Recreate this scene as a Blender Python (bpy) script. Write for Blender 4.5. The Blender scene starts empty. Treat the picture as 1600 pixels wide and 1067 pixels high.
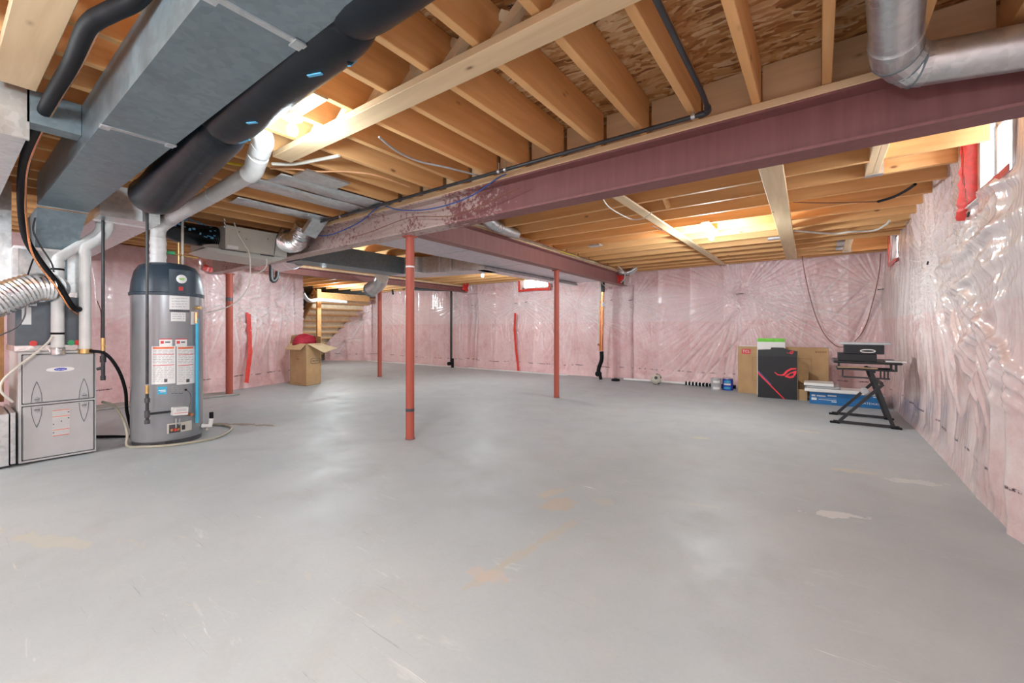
import bpy, math, random
import numpy as np
from mathutils import Vector, Matrix
random.seed(7)
SC = bpy.context.scene
COL = SC.collection

# ---------------------------------------------------------------- camera
FPX, HOR, EYE = 656.0, 515.0, 1.06          # focal length and horizon in pixels of 1600x1067
YAW = math.atan2(480, 656)
FW = (-math.sin(YAW), math.cos(YAW)); RT = (math.cos(YAW), math.sin(YAW))
cd = bpy.data.cameras.new('camera'); cam = bpy.data.objects.new('camera', cd); COL.objects.link(cam)
cam.location = (0, 0, EYE); cam.rotation_euler = (math.pi/2, 0, YAW)
cd.sensor_width = 36; cd.lens = FPX/1600*36; cd.shift_y = -(533.5-HOR)/1600
cd.clip_start = 0.02; cd.clip_end = 200
SC.camera = cam

# ---------------------------------------------------------------- world
w = bpy.data.worlds.new('sky'); SC.world = w; w.use_nodes = True
bg = w.node_tree.nodes['Background']; bg.inputs[0].default_value = (0.86, 0.93, 1.0, 1); bg.inputs[1].default_value = 22.0

SC.view_settings.view_transform = 'Standard'; SC.view_settings.look = 'None'
SC.view_settings.exposure = 0.38; SC.view_settings.gamma = 1.0
SC.view_settings.use_curve_mapping = False

# ---------------------------------------------------------------- room lamps (bare bulbs, seen ones fitted below; unseen fill added behind camera)
BULBS_AND_FILL = [((-2.36, 1.16, 2.17), 22), ((-6.33, 3.60, 2.08), 60), ((-5.45, 6.45, 2.15), 70), ((-1.03, 5.40, 2.15), 80),
         ((-0.6, -1.0, 2.0), 170), ((-4.4, -1.6, 2.0), 130), ((-11.0, 6.6, 2.15), 70)]  # entries behind the camera are unseen fill lights, added for brightness
WARM = (0.83, 0.95, 1.0)
for (p, e) in BULBS_AND_FILL:
    ld = bpy.data.lights.new('bulb_or_fill_light', 'POINT'); ld.energy = e; ld.shadow_soft_size = 0.06 if p[1] > 0 else .22; ld.color = WARM
    lo = bpy.data.objects.new('bulb_or_fill_light', ld); COL.objects.link(lo); lo.location = (p[0], p[1], p[2]-0.045)

# ---------------------------------------------------------------- helpers
def ray(px, py):
    a = (px-800)/FPX
    return (FW[0]+a*RT[0], FW[1]+a*RT[1], (HOR-py)/FPX)
def P(px, py, x=None, y=None, z=None):
    """the point in the room that shows at a pixel of the photograph, on a given plane"""
    r = ray(px, py)
    t = x/r[0] if x is not None else y/r[1] if y is not None else (z-EYE)/r[2]
    return Vector((r[0]*t, r[1]*t, EYE+r[2]*t))

def rootloc(p):
    v = Vector((0, 0, 0))
    while p is not None:
        v = v + p.location; p = p.parent
    return v
def mk(name, verts, faces, mat, parent=None, smooth=False, world=True, mats=None, fm=None):
    off = rootloc(parent) if (parent is not None and world) else Vector((0, 0, 0))
    me = bpy.data.meshes.new(name)
    me.from_pydata([(v[0]-off[0], v[1]-off[1], v[2]-off[2]) for v in verts], [], faces)
    for m in (mats or [mat]): me.materials.append(m)
    if fm: me.polygons.foreach_set('material_index', fm)
    if smooth: me.polygons.foreach_set('use_smooth', [True]*len(me.polygons))
    me.update()
    o = bpy.data.objects.new(name, me); COL.objects.link(o)
    if parent is not None: o.parent = parent
    return o
class MB:
    def __init__(s): s.v = []; s.f = []
    def add(s, v, f):
        n = len(s.v); s.v += [tuple(q) for q in v]; s.f += [tuple(i+n for i in g) for g in f]; return s
    def box(s, lo, hi, bev=0.0):
        x0, y0, z0 = lo; x1, y1, z1 = hi
        if bev <= 0:
            return s.add([(x0,y0,z0),(x1,y0,z0),(x1,y1,z0),(x0,y1,z0),(x0,y0,z1),(x1,y0,z1),(x1,y1,z1),(x0,y1,z1)],
                         [(0,3,2,1),(4,5,6,7),(0,1,5,4),(1,2,6,5),(2,3,7,6),(3,0,4,7)])
        b = min(bev, (x1-x0)/2.01, (y1-y0)/2.01, (z1-z0)/2.01)
        def ring(i, z): return [(x0+i,y0+b,z),(x0+b,y0+i,z),(x1-b,y0+i,z),(x1-i,y0+b,z),(x1-i,y1-b,z),(x1-b,y1-i,z),(x0+b,y1-i,z),(x0+i,y1-b,z)]
        v = ring(b, z0)+ring(0, z0+b)+ring(0, z1-b)+ring(b, z1); f = [tuple(range(7,-1,-1)), tuple(range(24,32))]
        for k in range(3):
            for i in range(8): f.append((k*8+i, k*8+(i+1)%8, k*8+8+(i+1)%8, k*8+8+i))
        return s.add(v, f)
    def hexa(s, a, b):      # two quads of four points (counter-clockwise), lofted
        return s.add(list(a)+list(b), [(3,2,1,0),(4,5,6,7),(0,1,5,4),(1,2,6,5),(2,3,7,6),(3,0,4,7)])
    def bar(s, a, b, w, h, up=(0,0,1)):   # box along a->b
        a = Vector(a); b = Vector(b); d = (b-a).normalized(); u = Vector(up)
        if abs(d.dot(u)) > .99: u = Vector((1,0,0))
        r = d.cross(u).normalized(); u = r.cross(d)
        q = [r*(-w/2)-u*(h/2), r*(w/2)-u*(h/2), r*(w/2)+u*(h/2), r*(-w/2)+u*(h/2)]
        return s.hexa([a+k for k in q], [b+k for k in q])
    def prism(s, poly, d):  # closed polygon (3D points), extruded by vector d
        n = len(poly); d = Vector(d); v = [Vector(p) for p in poly]; v += [p+d for p in v]
        return s.add(v, [tuple(range(n-1,-1,-1)), tuple(range(n, 2*n))]+[(i, (i+1)%n, n+(i+1)%n, n+i) for i in range(n)])
    def lathe(s, prof, c, axis=(0,0,1), n=32, sx=1.0):
        ax = Vector(axis).normalized(); t = Vector((1,0,0)) if abs(ax.z) > .9 else Vector((0,0,1))
        e1 = (t-ax*t.dot(ax)).normalized(); e2 = ax.cross(e1); c = Vector(c); v = []; f = []
        for (r, h) in prof:
            for i in range(n):
                a = 2*math.pi*i/n; v.append(c+ax*h+e1*(r*math.cos(a))+e2*(r*math.sin(a)*sx))
        for k in range(len(prof)-1):
            for i in range(n): f.append((k*n+i, k*n+(i+1)%n, (k+1)*n+(i+1)%n, (k+1)*n+i))
        f.append(tuple(range(n-1,-1,-1))); f.append(tuple((len(prof)-1)*n+i for i in range(n)))
        return s.add(v, f)
    def tube(s, pts, r, n=10, smooth=True, sub=6, rib=0.0, ribl=0.03, closed_ends=True, sq=1.0, seed=0):
        pts = [Vector(p) for p in pts]
        if smooth and len(pts) > 2:
            out = []
            ext = [pts[0]*2-pts[1]]+pts+[pts[-1]*2-pts[-2]]
            for i in range(1, len(ext)-2):
                p0, p1, p2, p3 = ext[i-1:i+3]
                for k in range(sub):
                    t = k/sub
                    out.append(0.5*((2*p1)+(p2-p0)*t+(2*p0-5*p1+4*p2-p3)*t*t+(3*p1-p0-3*p2+p3)*t**3))
            out.append(pts[-1]); pts = out
        if rib > 0:         # resample evenly for corrugation
            L = [0]
            for i in range(1, len(pts)): L.append(L[-1]+(pts[i]-pts[i-1]).length)
            m = max(4, int(L[-1]/ribl*4)); out = []; j = 0
            for k in range(m+1):
                q = L[-1]*k/m
                while j < len(L)-2 and L[j+1] < q: j += 1
                t = (q-L[j])/max(1e-9, L[j+1]-L[j]); out.append(pts[j].lerp(pts[j+1], min(1, t)))
            pts = out
        rnd = random.Random(seed)
        m = len(pts); d = (pts[1]-pts[0]).normalized()
        u = Vector((0,0,1)) if abs(d.z) < .9 else Vector((1,0,0)); u = (u-d*u.dot(d)).normalized()
        v = []; f = []
        for k in range(m):
            d = (pts[min(k+1, m-1)]-pts[max(k-1, 0)]).normalized(); u = (u-d*u.dot(d)).normalized(); e = d.cross(u)
            rr = r[min(k, len(r)-1)] if isinstance(r, (list, tuple)) else r
            if isinstance(r, (list, tuple)) and len(r) != m:
                q = k/(m-1)*(len(r)-1); i0 = int(q); rr = r[i0]+(r[min(i0+1, len(r)-1)]-r[i0])*(q-i0)
            if rib > 0: rr += rib*math.cos(k*math.pi/2)+rnd.uniform(-.25, .25)*rib
            for i in range(n):
                a = 2*math.pi*i/n; v.append(pts[k]+u*(rr*math.cos(a)*sq)+e*(rr*math.sin(a)))
        for k in range(m-1):
            for i in range(n): f.append((k*n+i, k*n+(i+1)%n, (k+1)*n+(i+1)%n, (k+1)*n+i))
        if closed_ends: f.append(tuple(range(n-1,-1,-1))); f.append(tuple((m-1)*n+i for i in range(n)))
        return s.add(v, f)
    def go(s, name, mat, parent=None, smooth=False, world=True):
        o = mk(name, s.v, s.f, mat, parent, smooth, world)
        if smooth: sharp(o)
        return o
def sharp(o, ang=40):
    me = o.data
    import bmesh
    bm = bmesh.new(); bm.from_mesh(me)
    bmesh.ops.recalc_face_normals(bm, faces=bm.faces)
    for e in bm.edges:
        if len(e.link_faces) == 2 and e.calc_face_angle(0) > math.radians(ang): e.smooth = False
    bm.to_mesh(me); bm.free()
def tag(o, label=None, cat=None, group=None, kind=None):
    if label: o['label'] = label
    if cat: o['category'] = cat
    if group: o['group'] = group
    if kind: o['kind'] = kind
    return o
def thing(name, label, cat, loc=(0,0,0), rz=0.0, group=None):
    o = bpy.data.objects.new(name, None); COL.objects.link(o); o.empty_display_size = .05
    o.location = loc; o.rotation_euler = (0, 0, rz); return tag(o, label, cat, group)
def copy_tree(o, parent=None):
    c = o.copy(); COL.objects.link(c); c.parent = parent
    for ch in list(o.children): copy_tree(ch, c)
    return c
def text(body, size, mat, parent, loc, rot, name='lettering', ext=0.0005, align='CENTER', world=True):
    cu = bpy.data.curves.new('t', 'FONT'); cu.body = body; cu.size = size; cu.extrude = ext
    cu.align_x = align; cu.align_y = 'CENTER'; cu.resolution_u = 2
    t = bpy.data.objects.new('t', cu); COL.objects.link(t)
    dg = bpy.context.evaluated_depsgraph_get(); me = bpy.data.meshes.new_from_object(t.evaluated_get(dg))
    bpy.data.objects.remove(t); me.materials.clear(); me.materials.append(mat)
    o = bpy.data.objects.new(name, me); COL.objects.link(o); o.parent = parent
    off = rootloc(parent) if world else Vector((0,0,0))
    o.location = Vector(loc)-off; o.rotation_euler = rot
    return o

# ---------------------------------------------------------------- materials
class NT:
    def __init__(s, name):
        s.m = bpy.data.materials.new(name); s.m.use_nodes = True; s.t = s.m.node_tree; s.n = s.t.nodes; s.l = s.t.links
        s.b = s.n['Principled BSDF']
    def node(s, typ, **kw):
        n = s.n.new(typ)
        for k, v in kw.items(): setattr(n, k, v)
        return n
    def lk(s, a, b): s.l.new(a, b)
    def coord(s, kind='Object', scale=(1,1,1), rot=(0,0,0), rand=False):
        tc = s.node('ShaderNodeTexCoord'); mp = s.node('ShaderNodeMapping')
        mp.inputs['Scale'].default_value = scale; mp.inputs['Rotation'].default_value = rot
        src = tc.outputs[kind]
        if rand:
            oi = s.node('ShaderNodeObjectInfo'); mu = s.node('ShaderNodeVectorMath', operation='SCALE')
            cb = s.node('ShaderNodeCombineXYZ'); s.lk(oi.outputs['Random'], cb.inputs[0]); s.lk(oi.outputs['Random'], cb.inputs[1])
            s.lk(cb.outputs[0], mu.inputs[0]); mu.inputs['Scale'].default_value = 37.0
            ad = s.node('ShaderNodeVectorMath', operation='ADD'); s.lk(src, ad.inputs[0]); s.lk(mu.outputs[0], ad.inputs[1]); src = ad.outputs[0]
        s.lk(src, mp.inputs['Vector']); return mp.outputs[0]
    def noise(s, vec, scale=5, detail=4, rough=.55, dist=0.0):
        n = s.node('ShaderNodeTexNoise'); s.lk(vec, n.inputs['Vector'])
        n.inputs['Scale'].default_value = scale; n.inputs['Detail'].default_value = detail
        n.inputs['Roughness'].default_value = rough; n.inputs['Distortion'].default_value = dist; return n.outputs['Fac']
    def voro(s, vec, scale=5, feature='F1', out='Distance'):
        n = s.node('ShaderNodeTexVoronoi', feature=feature); s.lk(vec, n.inputs['Vector']); n.inputs['Scale'].default_value = scale
        return n.outputs[out]
    def ramp(s, fac, stops, interp='LINEAR'):
        r = s.node('ShaderNodeValToRGB'); s.lk(fac, r.inputs[0]); cr = r.color_ramp; cr.interpolation = interp
        while len(cr.elements) < len(stops): cr.elements.new(.5)
        for e, (p, c) in zip(cr.elements, stops):
            e.position = p; e.color = (c, c, c, 1) if isinstance(c, (int, float)) else (*c, 1)
        return r.outputs[0]
    def mix(s, fac, a, b, mode='MIX'):
        m = s.node('ShaderNodeMix', data_type='RGBA', blend_type=mode)
        for k, v in ((0, fac), (6, a), (7, b)):
            if isinstance(v, (int, float)): m.inputs[k].default_value = v if k == 0 else (v, v, v, 1)
            elif isinstance(v, tuple): m.inputs[k].default_value = (*v, 1)
            else: s.lk(v, m.inputs[k])
        return m.outputs[2]
    def math(s, op, a, b=0.0, clamp=False):
        m = s.node('ShaderNodeMath', operation=op); m.use_clamp = clamp
        for k, v in ((0, a), (1, b)):
            if isinstance(v, (int, float)): m.inputs[k].default_value = v
            else: s.lk(v, m.inputs[k])
        return m.outputs[0]
    def bump(s, h, strength=.3, dist=.01, coat=False):
        b = s.node('ShaderNodeBump'); b.inputs['Strength'].default_value = strength; b.inputs['Distance'].default_value = dist
        s.lk(h, b.inputs['Height']); s.lk(b.outputs[0], s.b.inputs['Normal'])
        if coat: s.lk(b.outputs[0], s.b.inputs['Coat Normal'])
        return b
    def set(s, **kw):
        names = dict(color='Base Color', rough='Roughness', metal='Metallic', coat='Coat Weight', coatr='Coat Roughness', spec='Specular IOR Level', trans='Transmission Weight', alpha='Alpha', ior='IOR', em='Emission Color', ems='Emission Strength')
        for k, v in kw.items():
            i = s.b.inputs[names[k]]
            if isinstance(v, (int, float)): i.default_value = v if i.type == 'VALUE' else (v, v, v, 1)
            elif isinstance(v, tuple): i.default_value = (*v, 1)
            else: s.lk(v, i)
        return s
M = {}
def plain(name, color, rough=.5, metal=0.0, var=.12, scale=12, bump=0.0, coat=0.0, spec=.5):
    t = NT(name); v = t.coord(rand=True); n = t.noise(v, scale, 4)
    lo = tuple(c*(1-var) for c in color); hi = tuple(min(1, c*(1+var)) for c in color)
    t.set(color=t.ramp(n, [(.3, lo), (.7, hi)]), rough=rough, metal=metal, coat=coat, spec=spec)
    if bump: t.bump(n, bump, .004)
    M[name] = t.m; return t.m
def wood(name, c0, c1, knot=(0.20, .09, .035), var=.25, rough=.62):
    t = NT(name); v = t.coord(scale=(1.3, 22, 22), rand=True); g = t.noise(v, 1.0, 6, .6, .6)
    v2 = t.coord(scale=(.6, 5, 5), rand=True); g2 = t.noise(v2, 1.0, 3, .5, 1.5)
    col = t.ramp(g, [(.25, c0), (.75, c1)])
    col = t.mix(t.ramp(g2, [(.4, 0.0), (.7, .55)]), col, tuple(c*.78 for c in c0))
    vk = t.coord(scale=(1.0, 2.2, 2.2), rand=True); k = t.voro(vk, 2.6)
    col = t.mix(t.ramp(k, [(0.035, .85), (.06, .25), (.1, 0.0)]), col, knot)
    oi = t.node('ShaderNodeObjectInfo'); hs = t.node('ShaderNodeHueSaturation')
    hs.inputs['Saturation'].default_value = 1.0
    t.lk(t.math('ADD', t.math('MULTIPLY', oi.outputs['Random'], var), 1-var/2), hs.inputs['Value']); t.lk(col, hs.inputs['Color'])
    t.set(color=hs.outputs[0], rough=rough, spec=.3); t.bump(g, .25, .002); M[name] = t.m; return t.m
wood('joist_wood', (.74, .38, .145), (.88, .52, .24))
wood('plank_wood', (.74, .52, .30), (.86, .65, .42), var=.1)
wood('pale_wood', (.85, .66, .44), (.93, .78, .56), var=.1)
wood('dark_wood', (.45, .22, .09), (.6, .32, .14))

def mat_osb():
    t = NT('osb'); v = t.coord(scale=(1, 1, 1)); d = t.noise(v, 7, 3, .6)
    out = None
    wv = t.node('ShaderNodeVectorMath', operation='ADD'); t.lk(v, wv.inputs[0])
    nz = t.node('ShaderNodeTexNoise'); t.lk(v, nz.inputs['Vector']); nz.inputs['Scale'].default_value = 3.5; nz.inputs['Detail'].default_value = 3
    sc = t.node('ShaderNodeVectorMath', operation='SCALE'); t.lk(nz.outputs['Color'], sc.inputs[0]); sc.inputs['Scale'].default_value = .16; t.lk(sc.outputs[0], wv.inputs[1])
    def flakes(rot, s, stretch):
        mp = t.node('ShaderNodeMapping'); mp.inputs['Rotation'].default_value = (0, 0, rot); mp.inputs['Scale'].default_value = (s, s*stretch, s)
        t.lk(wv.outputs[0], mp.inputs['Vector']); vo = t.node('ShaderNodeTexVoronoi'); t.lk(mp.outputs[0], vo.inputs['Vector']); vo.inputs['Scale'].default_value = 1
        return vo.outputs['Color'], vo.outputs['Distance']
    c1, d1 = flakes(.15, 10, 5); c2, d2 = flakes(-.45, 13, 3.4)
    sel = t.ramp(d, [(.48, 0.0), (.53, 1.0)])
    c = t.mix(sel, c1, c2)
    sep = t.node('ShaderNodeSeparateColor'); t.lk(c, sep.inputs[0])
    col = t.ramp(sep.outputs[0], [(0, (.26, .10, .03)), (.25, (.50, .23, .08)), (.5, (.62, .34, .14)), (.75, (.72, .45, .22)), (1, (.86, .64, .40))])
    fine = t.noise(t.coord(scale=(8, 60, 8)), 2, 4); col = t.mix(.3, col, t.ramp(fine, [(.3, .35), (.7, 1.0)]), 'MULTIPLY')
    # mill stamps: rows of smudgy black print
    t.set(color=col, rough=.55, spec=.4); t.bump(sep.outputs[1], .5, .004); M['osb'] = t.m
mat_osb()

def mat_floor():
    t = NT('painted_concrete'); v = t.coord()
    n1 = t.noise(v, .7, 5, .6); n2 = t.noise(v, 3.2, 6, .65, .4)
    col = t.mix(t.ramp(n1, [(.35, 0.0), (.65, 1.0)]), (.405, .455, .485), (.485, .52, .54))
    col = t.mix(t.ramp(n2, [(.5, 0.0), (.75, .5)]), col, (.42, .42, .42))
    fine = t.noise(v, 60, 3, .7); col = t.mix(.25, col, t.ramp(fine, [(.3, .78), (.7, 1.0)]), 'MULTIPLY')
    def streak(rot, sc, lo, hi, c, fac, gate_scale, g0):
        nonlocal col
        s = t.noise(t.coord(rot=(0, 0, rot), scale=sc), 1, 5, .75, .8); g = t.noise(v, gate_scale, 2)
        m = t.math('MULTIPLY', t.ramp(s, [(lo, 0.0), (hi, 1.0)]), t.ramp(g, [(g0, 0.0), (g0+.1, fac)]))
        col = t.mix(m, col, c)
    streak(.3, (2.2, 40, 1), .64, .72, (.80, .80, .78), .9, .9, .5)
    streak(-1.0, (3, 50, 1), .66, .72, (.76, .76, .75), .6, 1.3, .52)
    streak(.8, (2, 70, 1), .66, .7, (.26, .25, .24), .5, 1.1, .5)
    streak(0.1, (3, 9, 1), .62, .72, (.60, .53, .41), .6, .8, .45)
    streak(1.9, (2.5, 12, 1), .62, .74, (.66, .66, .65), .6, .6, .45)
    streak(.5, (1.5, 90, 1), .63, .68, (.22, .20, .19), .5, 1.9, .5)
    # bare patches where the paint has lifted, each an irregular ellipse
    nz = t.noise(v, 9, 5, .7); tc = t.node('ShaderNodeTexCoord')
    def patch(px, py, rx, ry, rot, c, fac):
        nonlocal col
        p = P(px, py, z=0)
        mp = t.node('ShaderNodeMapping', vector_type='TEXTURE'); mp.inputs['Location'].default_value = (p.x, p.y, 0); mp.inputs['Rotation'].default_value = (0, 0, rot); mp.inputs['Scale'].default_value = (rx, ry, 1)
        t.lk(tc.outputs['Object'], mp.inputs['Vector']); ln = t.node('ShaderNodeVectorMath', operation='LENGTH'); t.lk(mp.outputs[0], ln.inputs[0])
        d = t.math('ADD', ln.outputs['Value'], t.math('MULTIPLY', t.math('SUBTRACT', nz, .5), 3.2))
        col = t.mix(t.ramp(d, [(.80, fac), (.92, 0.0)]), col, c)
    tan = (.48, .435, .38)
    patch(872, 788, .15, .10, .6, tan, .95); patch(868, 768, .12, .05, 1.2, (.52, .47, .40), .8)
    for k in range(9):      # the long trowelled scar running from the bare patch towards the camera
        f = k/8; patch(885-150*f, 822+92*f, .085, .030+.012*math.sin(k*2.1), -1.667, (.47, .455, .41), .75)
    patch(820, 862, .22, .018, -1.667, (.46, .45, .41), .6)
    patch(762, 898, .10, .055, .3, (.56, .47, .41), .6); patch(942, 783, .07, .05, .2, (.52, .50, .40), .4)
    patch(1330, 736, .16, .05, .2, (.62, .54, .44), .6); patch(1425, 752, .22, .06, .3, (.66, .66, .65), .6)
    patch(1260, 674, .15, .04, 0, (.66, .58, .45), .6); patch(1095, 684, .10, .05, .4, (.60, .56, .46), .5)
    patch(375, 663, .5, .05, .5, (.25, .20, .14), .85); patch(1308, 804, .16, .05, .5, (.74, .73, .71), .6)
    patch(1100, 790, .12, .03, .2, (.58, .55, .49), .3); patch(80, 845, .3, .05, .4, (.56, .53, .43), .5)
    patch(20, 715, .4, .25, .2, (.34, .33, .31), .5)
    rg = t.ramp(n2, [(.3, .42), (.7, .62)])
    t.set(color=col, rough=rg, spec=.55); t.bump(t.mix(.5, fine, n2), .12, .004); M['floor'] = t.m
mat_floor()

def mat_insul(name, pink, haze, hz0=1.22, hz1=1.75, hazef=.45):
    t = NT(name); v = t.coord()
    n1 = t.noise(v, 2.2, 5, .65, .3); n2 = t.noise(v, 14, 6, .75, .6)
    dk = tuple(c*f for c, f in zip(pink, (.84, .66, .66))); lt = tuple(min(1, c*f) for c, f in zip(pink, (1.08, 1.28, 1.26)))
    col = t.ramp(n1, [(.25, dk), (.5, pink), (.78, lt)])
    col = t.mix(t.ramp(n2, [(.35, .0), (.75, .55)]), col, tuple(min(1, c*1.15) for c in haze))
    col = t.mix(t.ramp(n2, [(.22, .5), (.4, 0.0)]), col, tuple(c*.72 for c in pink))
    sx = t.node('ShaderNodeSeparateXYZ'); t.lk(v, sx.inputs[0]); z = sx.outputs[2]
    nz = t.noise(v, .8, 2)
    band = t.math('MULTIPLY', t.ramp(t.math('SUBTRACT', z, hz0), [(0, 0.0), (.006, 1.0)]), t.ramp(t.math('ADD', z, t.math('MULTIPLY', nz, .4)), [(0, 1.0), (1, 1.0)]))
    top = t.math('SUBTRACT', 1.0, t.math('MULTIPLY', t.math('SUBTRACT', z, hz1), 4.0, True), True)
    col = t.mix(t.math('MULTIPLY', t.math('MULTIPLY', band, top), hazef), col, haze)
    at = t.node('ShaderNodeAttribute'); at.attribute_name = 'fold_glint'   # white glints along the creases, painted into the base colour
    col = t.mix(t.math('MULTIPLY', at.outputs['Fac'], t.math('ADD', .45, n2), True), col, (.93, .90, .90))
    # printed line of small black marks near the foot of the sheet
    wob = t.math('MULTIPLY', t.math('SUBTRACT', t.noise(v, .9, 2), .5), .10)
    zz = t.math('ABSOLUTE', t.math('SUBTRACT', t.math('ADD', z, wob), .235))
    ln = t.ramp(zz, [(.0, 1.0), (.006, 1.0), (.012, 0.0)])
    dash = t.ramp(t.noise(t.coord(scale=(3.2, 3.2, .2)), 2.0, 1), [(.50, 0.0), (.54, 1.0)])
    chars = t.ramp(t.noise(t.coord(scale=(60, 60, 60)), 1.0, 1), [(.42, 0.2), (.52, 1.0)])
    col = t.mix(t.math('MULTIPLY', t.math('MULTIPLY', ln, dash), chars), col, (.10, .04, .05))
    # plastic sheet: fine wrinkles carry sharp highlights
    w1 = t.noise(t.coord(scale=(1, 1, .35)), 9, 5, .6, 1.2); w2 = t.noise(v, 40, 3, .6, .8)
    h = t.math('ADD', w1, t.math('MULTIPLY', w2, .25))
    t.set(color=col, rough=.55, spec=.35, coat=1.0, coatr=.09); t.bump(h, .24, .02, coat=True); M[name] = t.m
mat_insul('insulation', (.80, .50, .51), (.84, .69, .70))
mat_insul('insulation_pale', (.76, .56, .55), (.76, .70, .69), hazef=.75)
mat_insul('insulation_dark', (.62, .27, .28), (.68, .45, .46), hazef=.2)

def mat_galv(name, color, rough=.33, metal=.85, bumps=.15):
    t = NT(name); v = t.coord(rand=True); vo = t.voro(v, 35, out='Color')
    sep = t.node('ShaderNodeSeparateColor'); t.lk(vo, sep.inputs[0]); n = t.noise(v, 3, 4, .6, .5)
    f = t.math('ADD', t.math('MULTIPLY', sep.outputs[0], .25), t.math('MULTIPLY', n, .75))
    t.set(color=t.ramp(f, [(.25, tuple(c*.8 for c in color)), (.75, tuple(min(1, c*1.15) for c in color))]), metal=metal,
          rough=t.ramp(n, [(.3, rough*.8), (.7, rough*1.3)])); t.bump(n, bumps, .02); M[name] = t.m
mat_galv('galvanised', (.66, .68, .69), .33)
mat_galv('galvanised_dull', (.22, .28, .31), .42, .5, .06)
mat_galv('foil', (.82, .83, .84), .22, 1.0, .6)
mat_galv('silver_tape', (.85, .85, .86), .3, .8, .3)
def mat_primer(name, red, chalk, x0=None, x1=None, speck=.62):
    t = NT(name); v = t.coord(); n = t.noise(v, 26, 5, .7); n2 = t.noise(v, 3, 4, .6); st = t.noise(t.coord(scale=(14, 14, 1.2)), 1.5, 4, .6)
    col = t.mix(t.ramp(st, [(.35, 0.0), (.75, .35)]), red, tuple(c*1.5+.03 for c in red))
    thr = n
    if x0 is not None:      # pale overspray that thickens towards the furnace end of the beam
        sx = t.node('ShaderNodeSeparateXYZ'); t.lk(v, sx.inputs[0])
        g = t.node('ShaderNodeMapRange'); t.lk(sx.outputs[0], g.inputs[0]); g.inputs[1].default_value = x0; g.inputs[2].default_value = x1; g.inputs[3].default_value = 0.0; g.inputs[4].default_value = .40
        thr = t.math('ADD', t.math('ADD', n, g.outputs[0]), t.math('MULTIPLY', t.math('SUBTRACT', n2, .5), .5))
    col = t.mix(t.ramp(thr, [(speck, 0.0), (speck+.12, .75)]), col, chalk)
    t.set(color=col, rough=.55, spec=.4); t.bump(n, .2, .003); M[name] = t.m
mat_primer('beam_red', (.22, .085, .085), (.62, .50, .46), -2.75, -3.9, .74)
mat_primer('beam_red_far', (.27, .115, .105), (.55, .42, .38), speck=.78)
mat_primer('column_red', (.40, .085, .055), (.75, .62, .55), speck=.76)
plain('pvc', (.80, .80, .79), .35, var=.05); plain('pvc_grey', (.60, .58, .57), .4, var=.06)
plain('black_pipe', (.035, .037, .042), .38, var=.3); plain('rubber', (.008, .008, .010), .6, var=.3, spec=.2)
plain('black_wrap', (.005, .008, .012), .33, var=.3, scale=5, bump=1.0, spec=.3)
plain('furnace_grey', (.50, .50, .51), .42, metal=.1, var=.03); plain('furnace_trim', (.60, .60, .60), .4, var=.04)
plain('coil_grey', (.12, .145, .17), .35, metal=.3, var=.1); plain('heater_grey', (.30, .31, .33), .30, metal=.25, var=.03, coat=.5)
plain('shroud_blue', (.035, .055, .08), .38, var=.08); plain('white_print', (.82, .82, .82), .5, var=.03)
plain('print_black', (.03, .03, .03), .5); plain('print_grey', (.42, .42, .44), .5, var=.05); plain('print_orange', (.80, .17, .07), .5); plain('print_red', (.65, .05, .06), .5)
plain('sky_blue', (.05, .42, .66), .4, var=.06); plain('copper', (.75, .33, .15), .25, metal=.9); plain('brass', (.75, .52, .22), .3, metal=.9)
plain('steel_dark', (.10, .10, .11), .4, metal=.5); plain('green', (.06, .42, .18), .4); plain('green_badge', (.34, .60, .16), .4)
plain('beige_metal', (.60, .58, .52), .45, metal=.1, var=.04); plain('cardboard', (.50, .32, .16), .75, var=.08, scale=8); plain('cardboard_light', (.62, .45, .25), .75, var=.06)
plain('cardboard_in', (.66, .52, .33), .8, var=.06); plain('red_cloth', (.42, .015, .04), .7, var=.25)
plain('red_tape', (.75, .05, .04), .35, var=.18, coat=.5, scale=30); plain('orange_tape', (.86, .16, .09), .35, var=.1, coat=.5)
plain('black_box', (.012, .013, .017), .55); plain('black_metal', (.02, .02, .023), .45, var=.2); plain('light_grey', (.45, .47, .49), .4)
plain('white_plastic', (.85, .85, .84), .35, var=.03); plain('blue_box', (.01, .16, .42), .45, var=.08); plain('cable_blue', (.03, .10, .38), .45)
plain('cable_white', (.75, .72, .64), .5); plain('cable_yellow', (.80, .62, .05), .45); plain('cable_orange', (.80, .42, .22), .45); plain('cable_brown', (.24, .10, .06), .5)
plain('hose', (.40, .38, .30), .4, coat=.3); plain('blue_print', (.12, .45, .72), .4); plain('ink_blue', (.03, .06, .5), .4)
plain('foam_white', (.80, .80, .80), .6); plain('neon_red', (.85, .03, .05), .4); plain('purple', (.16, .11, .26), .5); plain('concrete_grey', (.40, .39, .37), .8, bump=.3)
plain('sheet_violet', (.55, .53, .58), .35, metal=.35); plain('lime', (.16, .62, .03), .4)
plain('trim_white', (.88, .88, .88), .4, var=.02)
def emis(name, color, s):
    t = NT(name); t.set(color=color, em=color, ems=s); M[name] = t.m
emis('bulb_glow', (1, .95, .88), 45)
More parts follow.
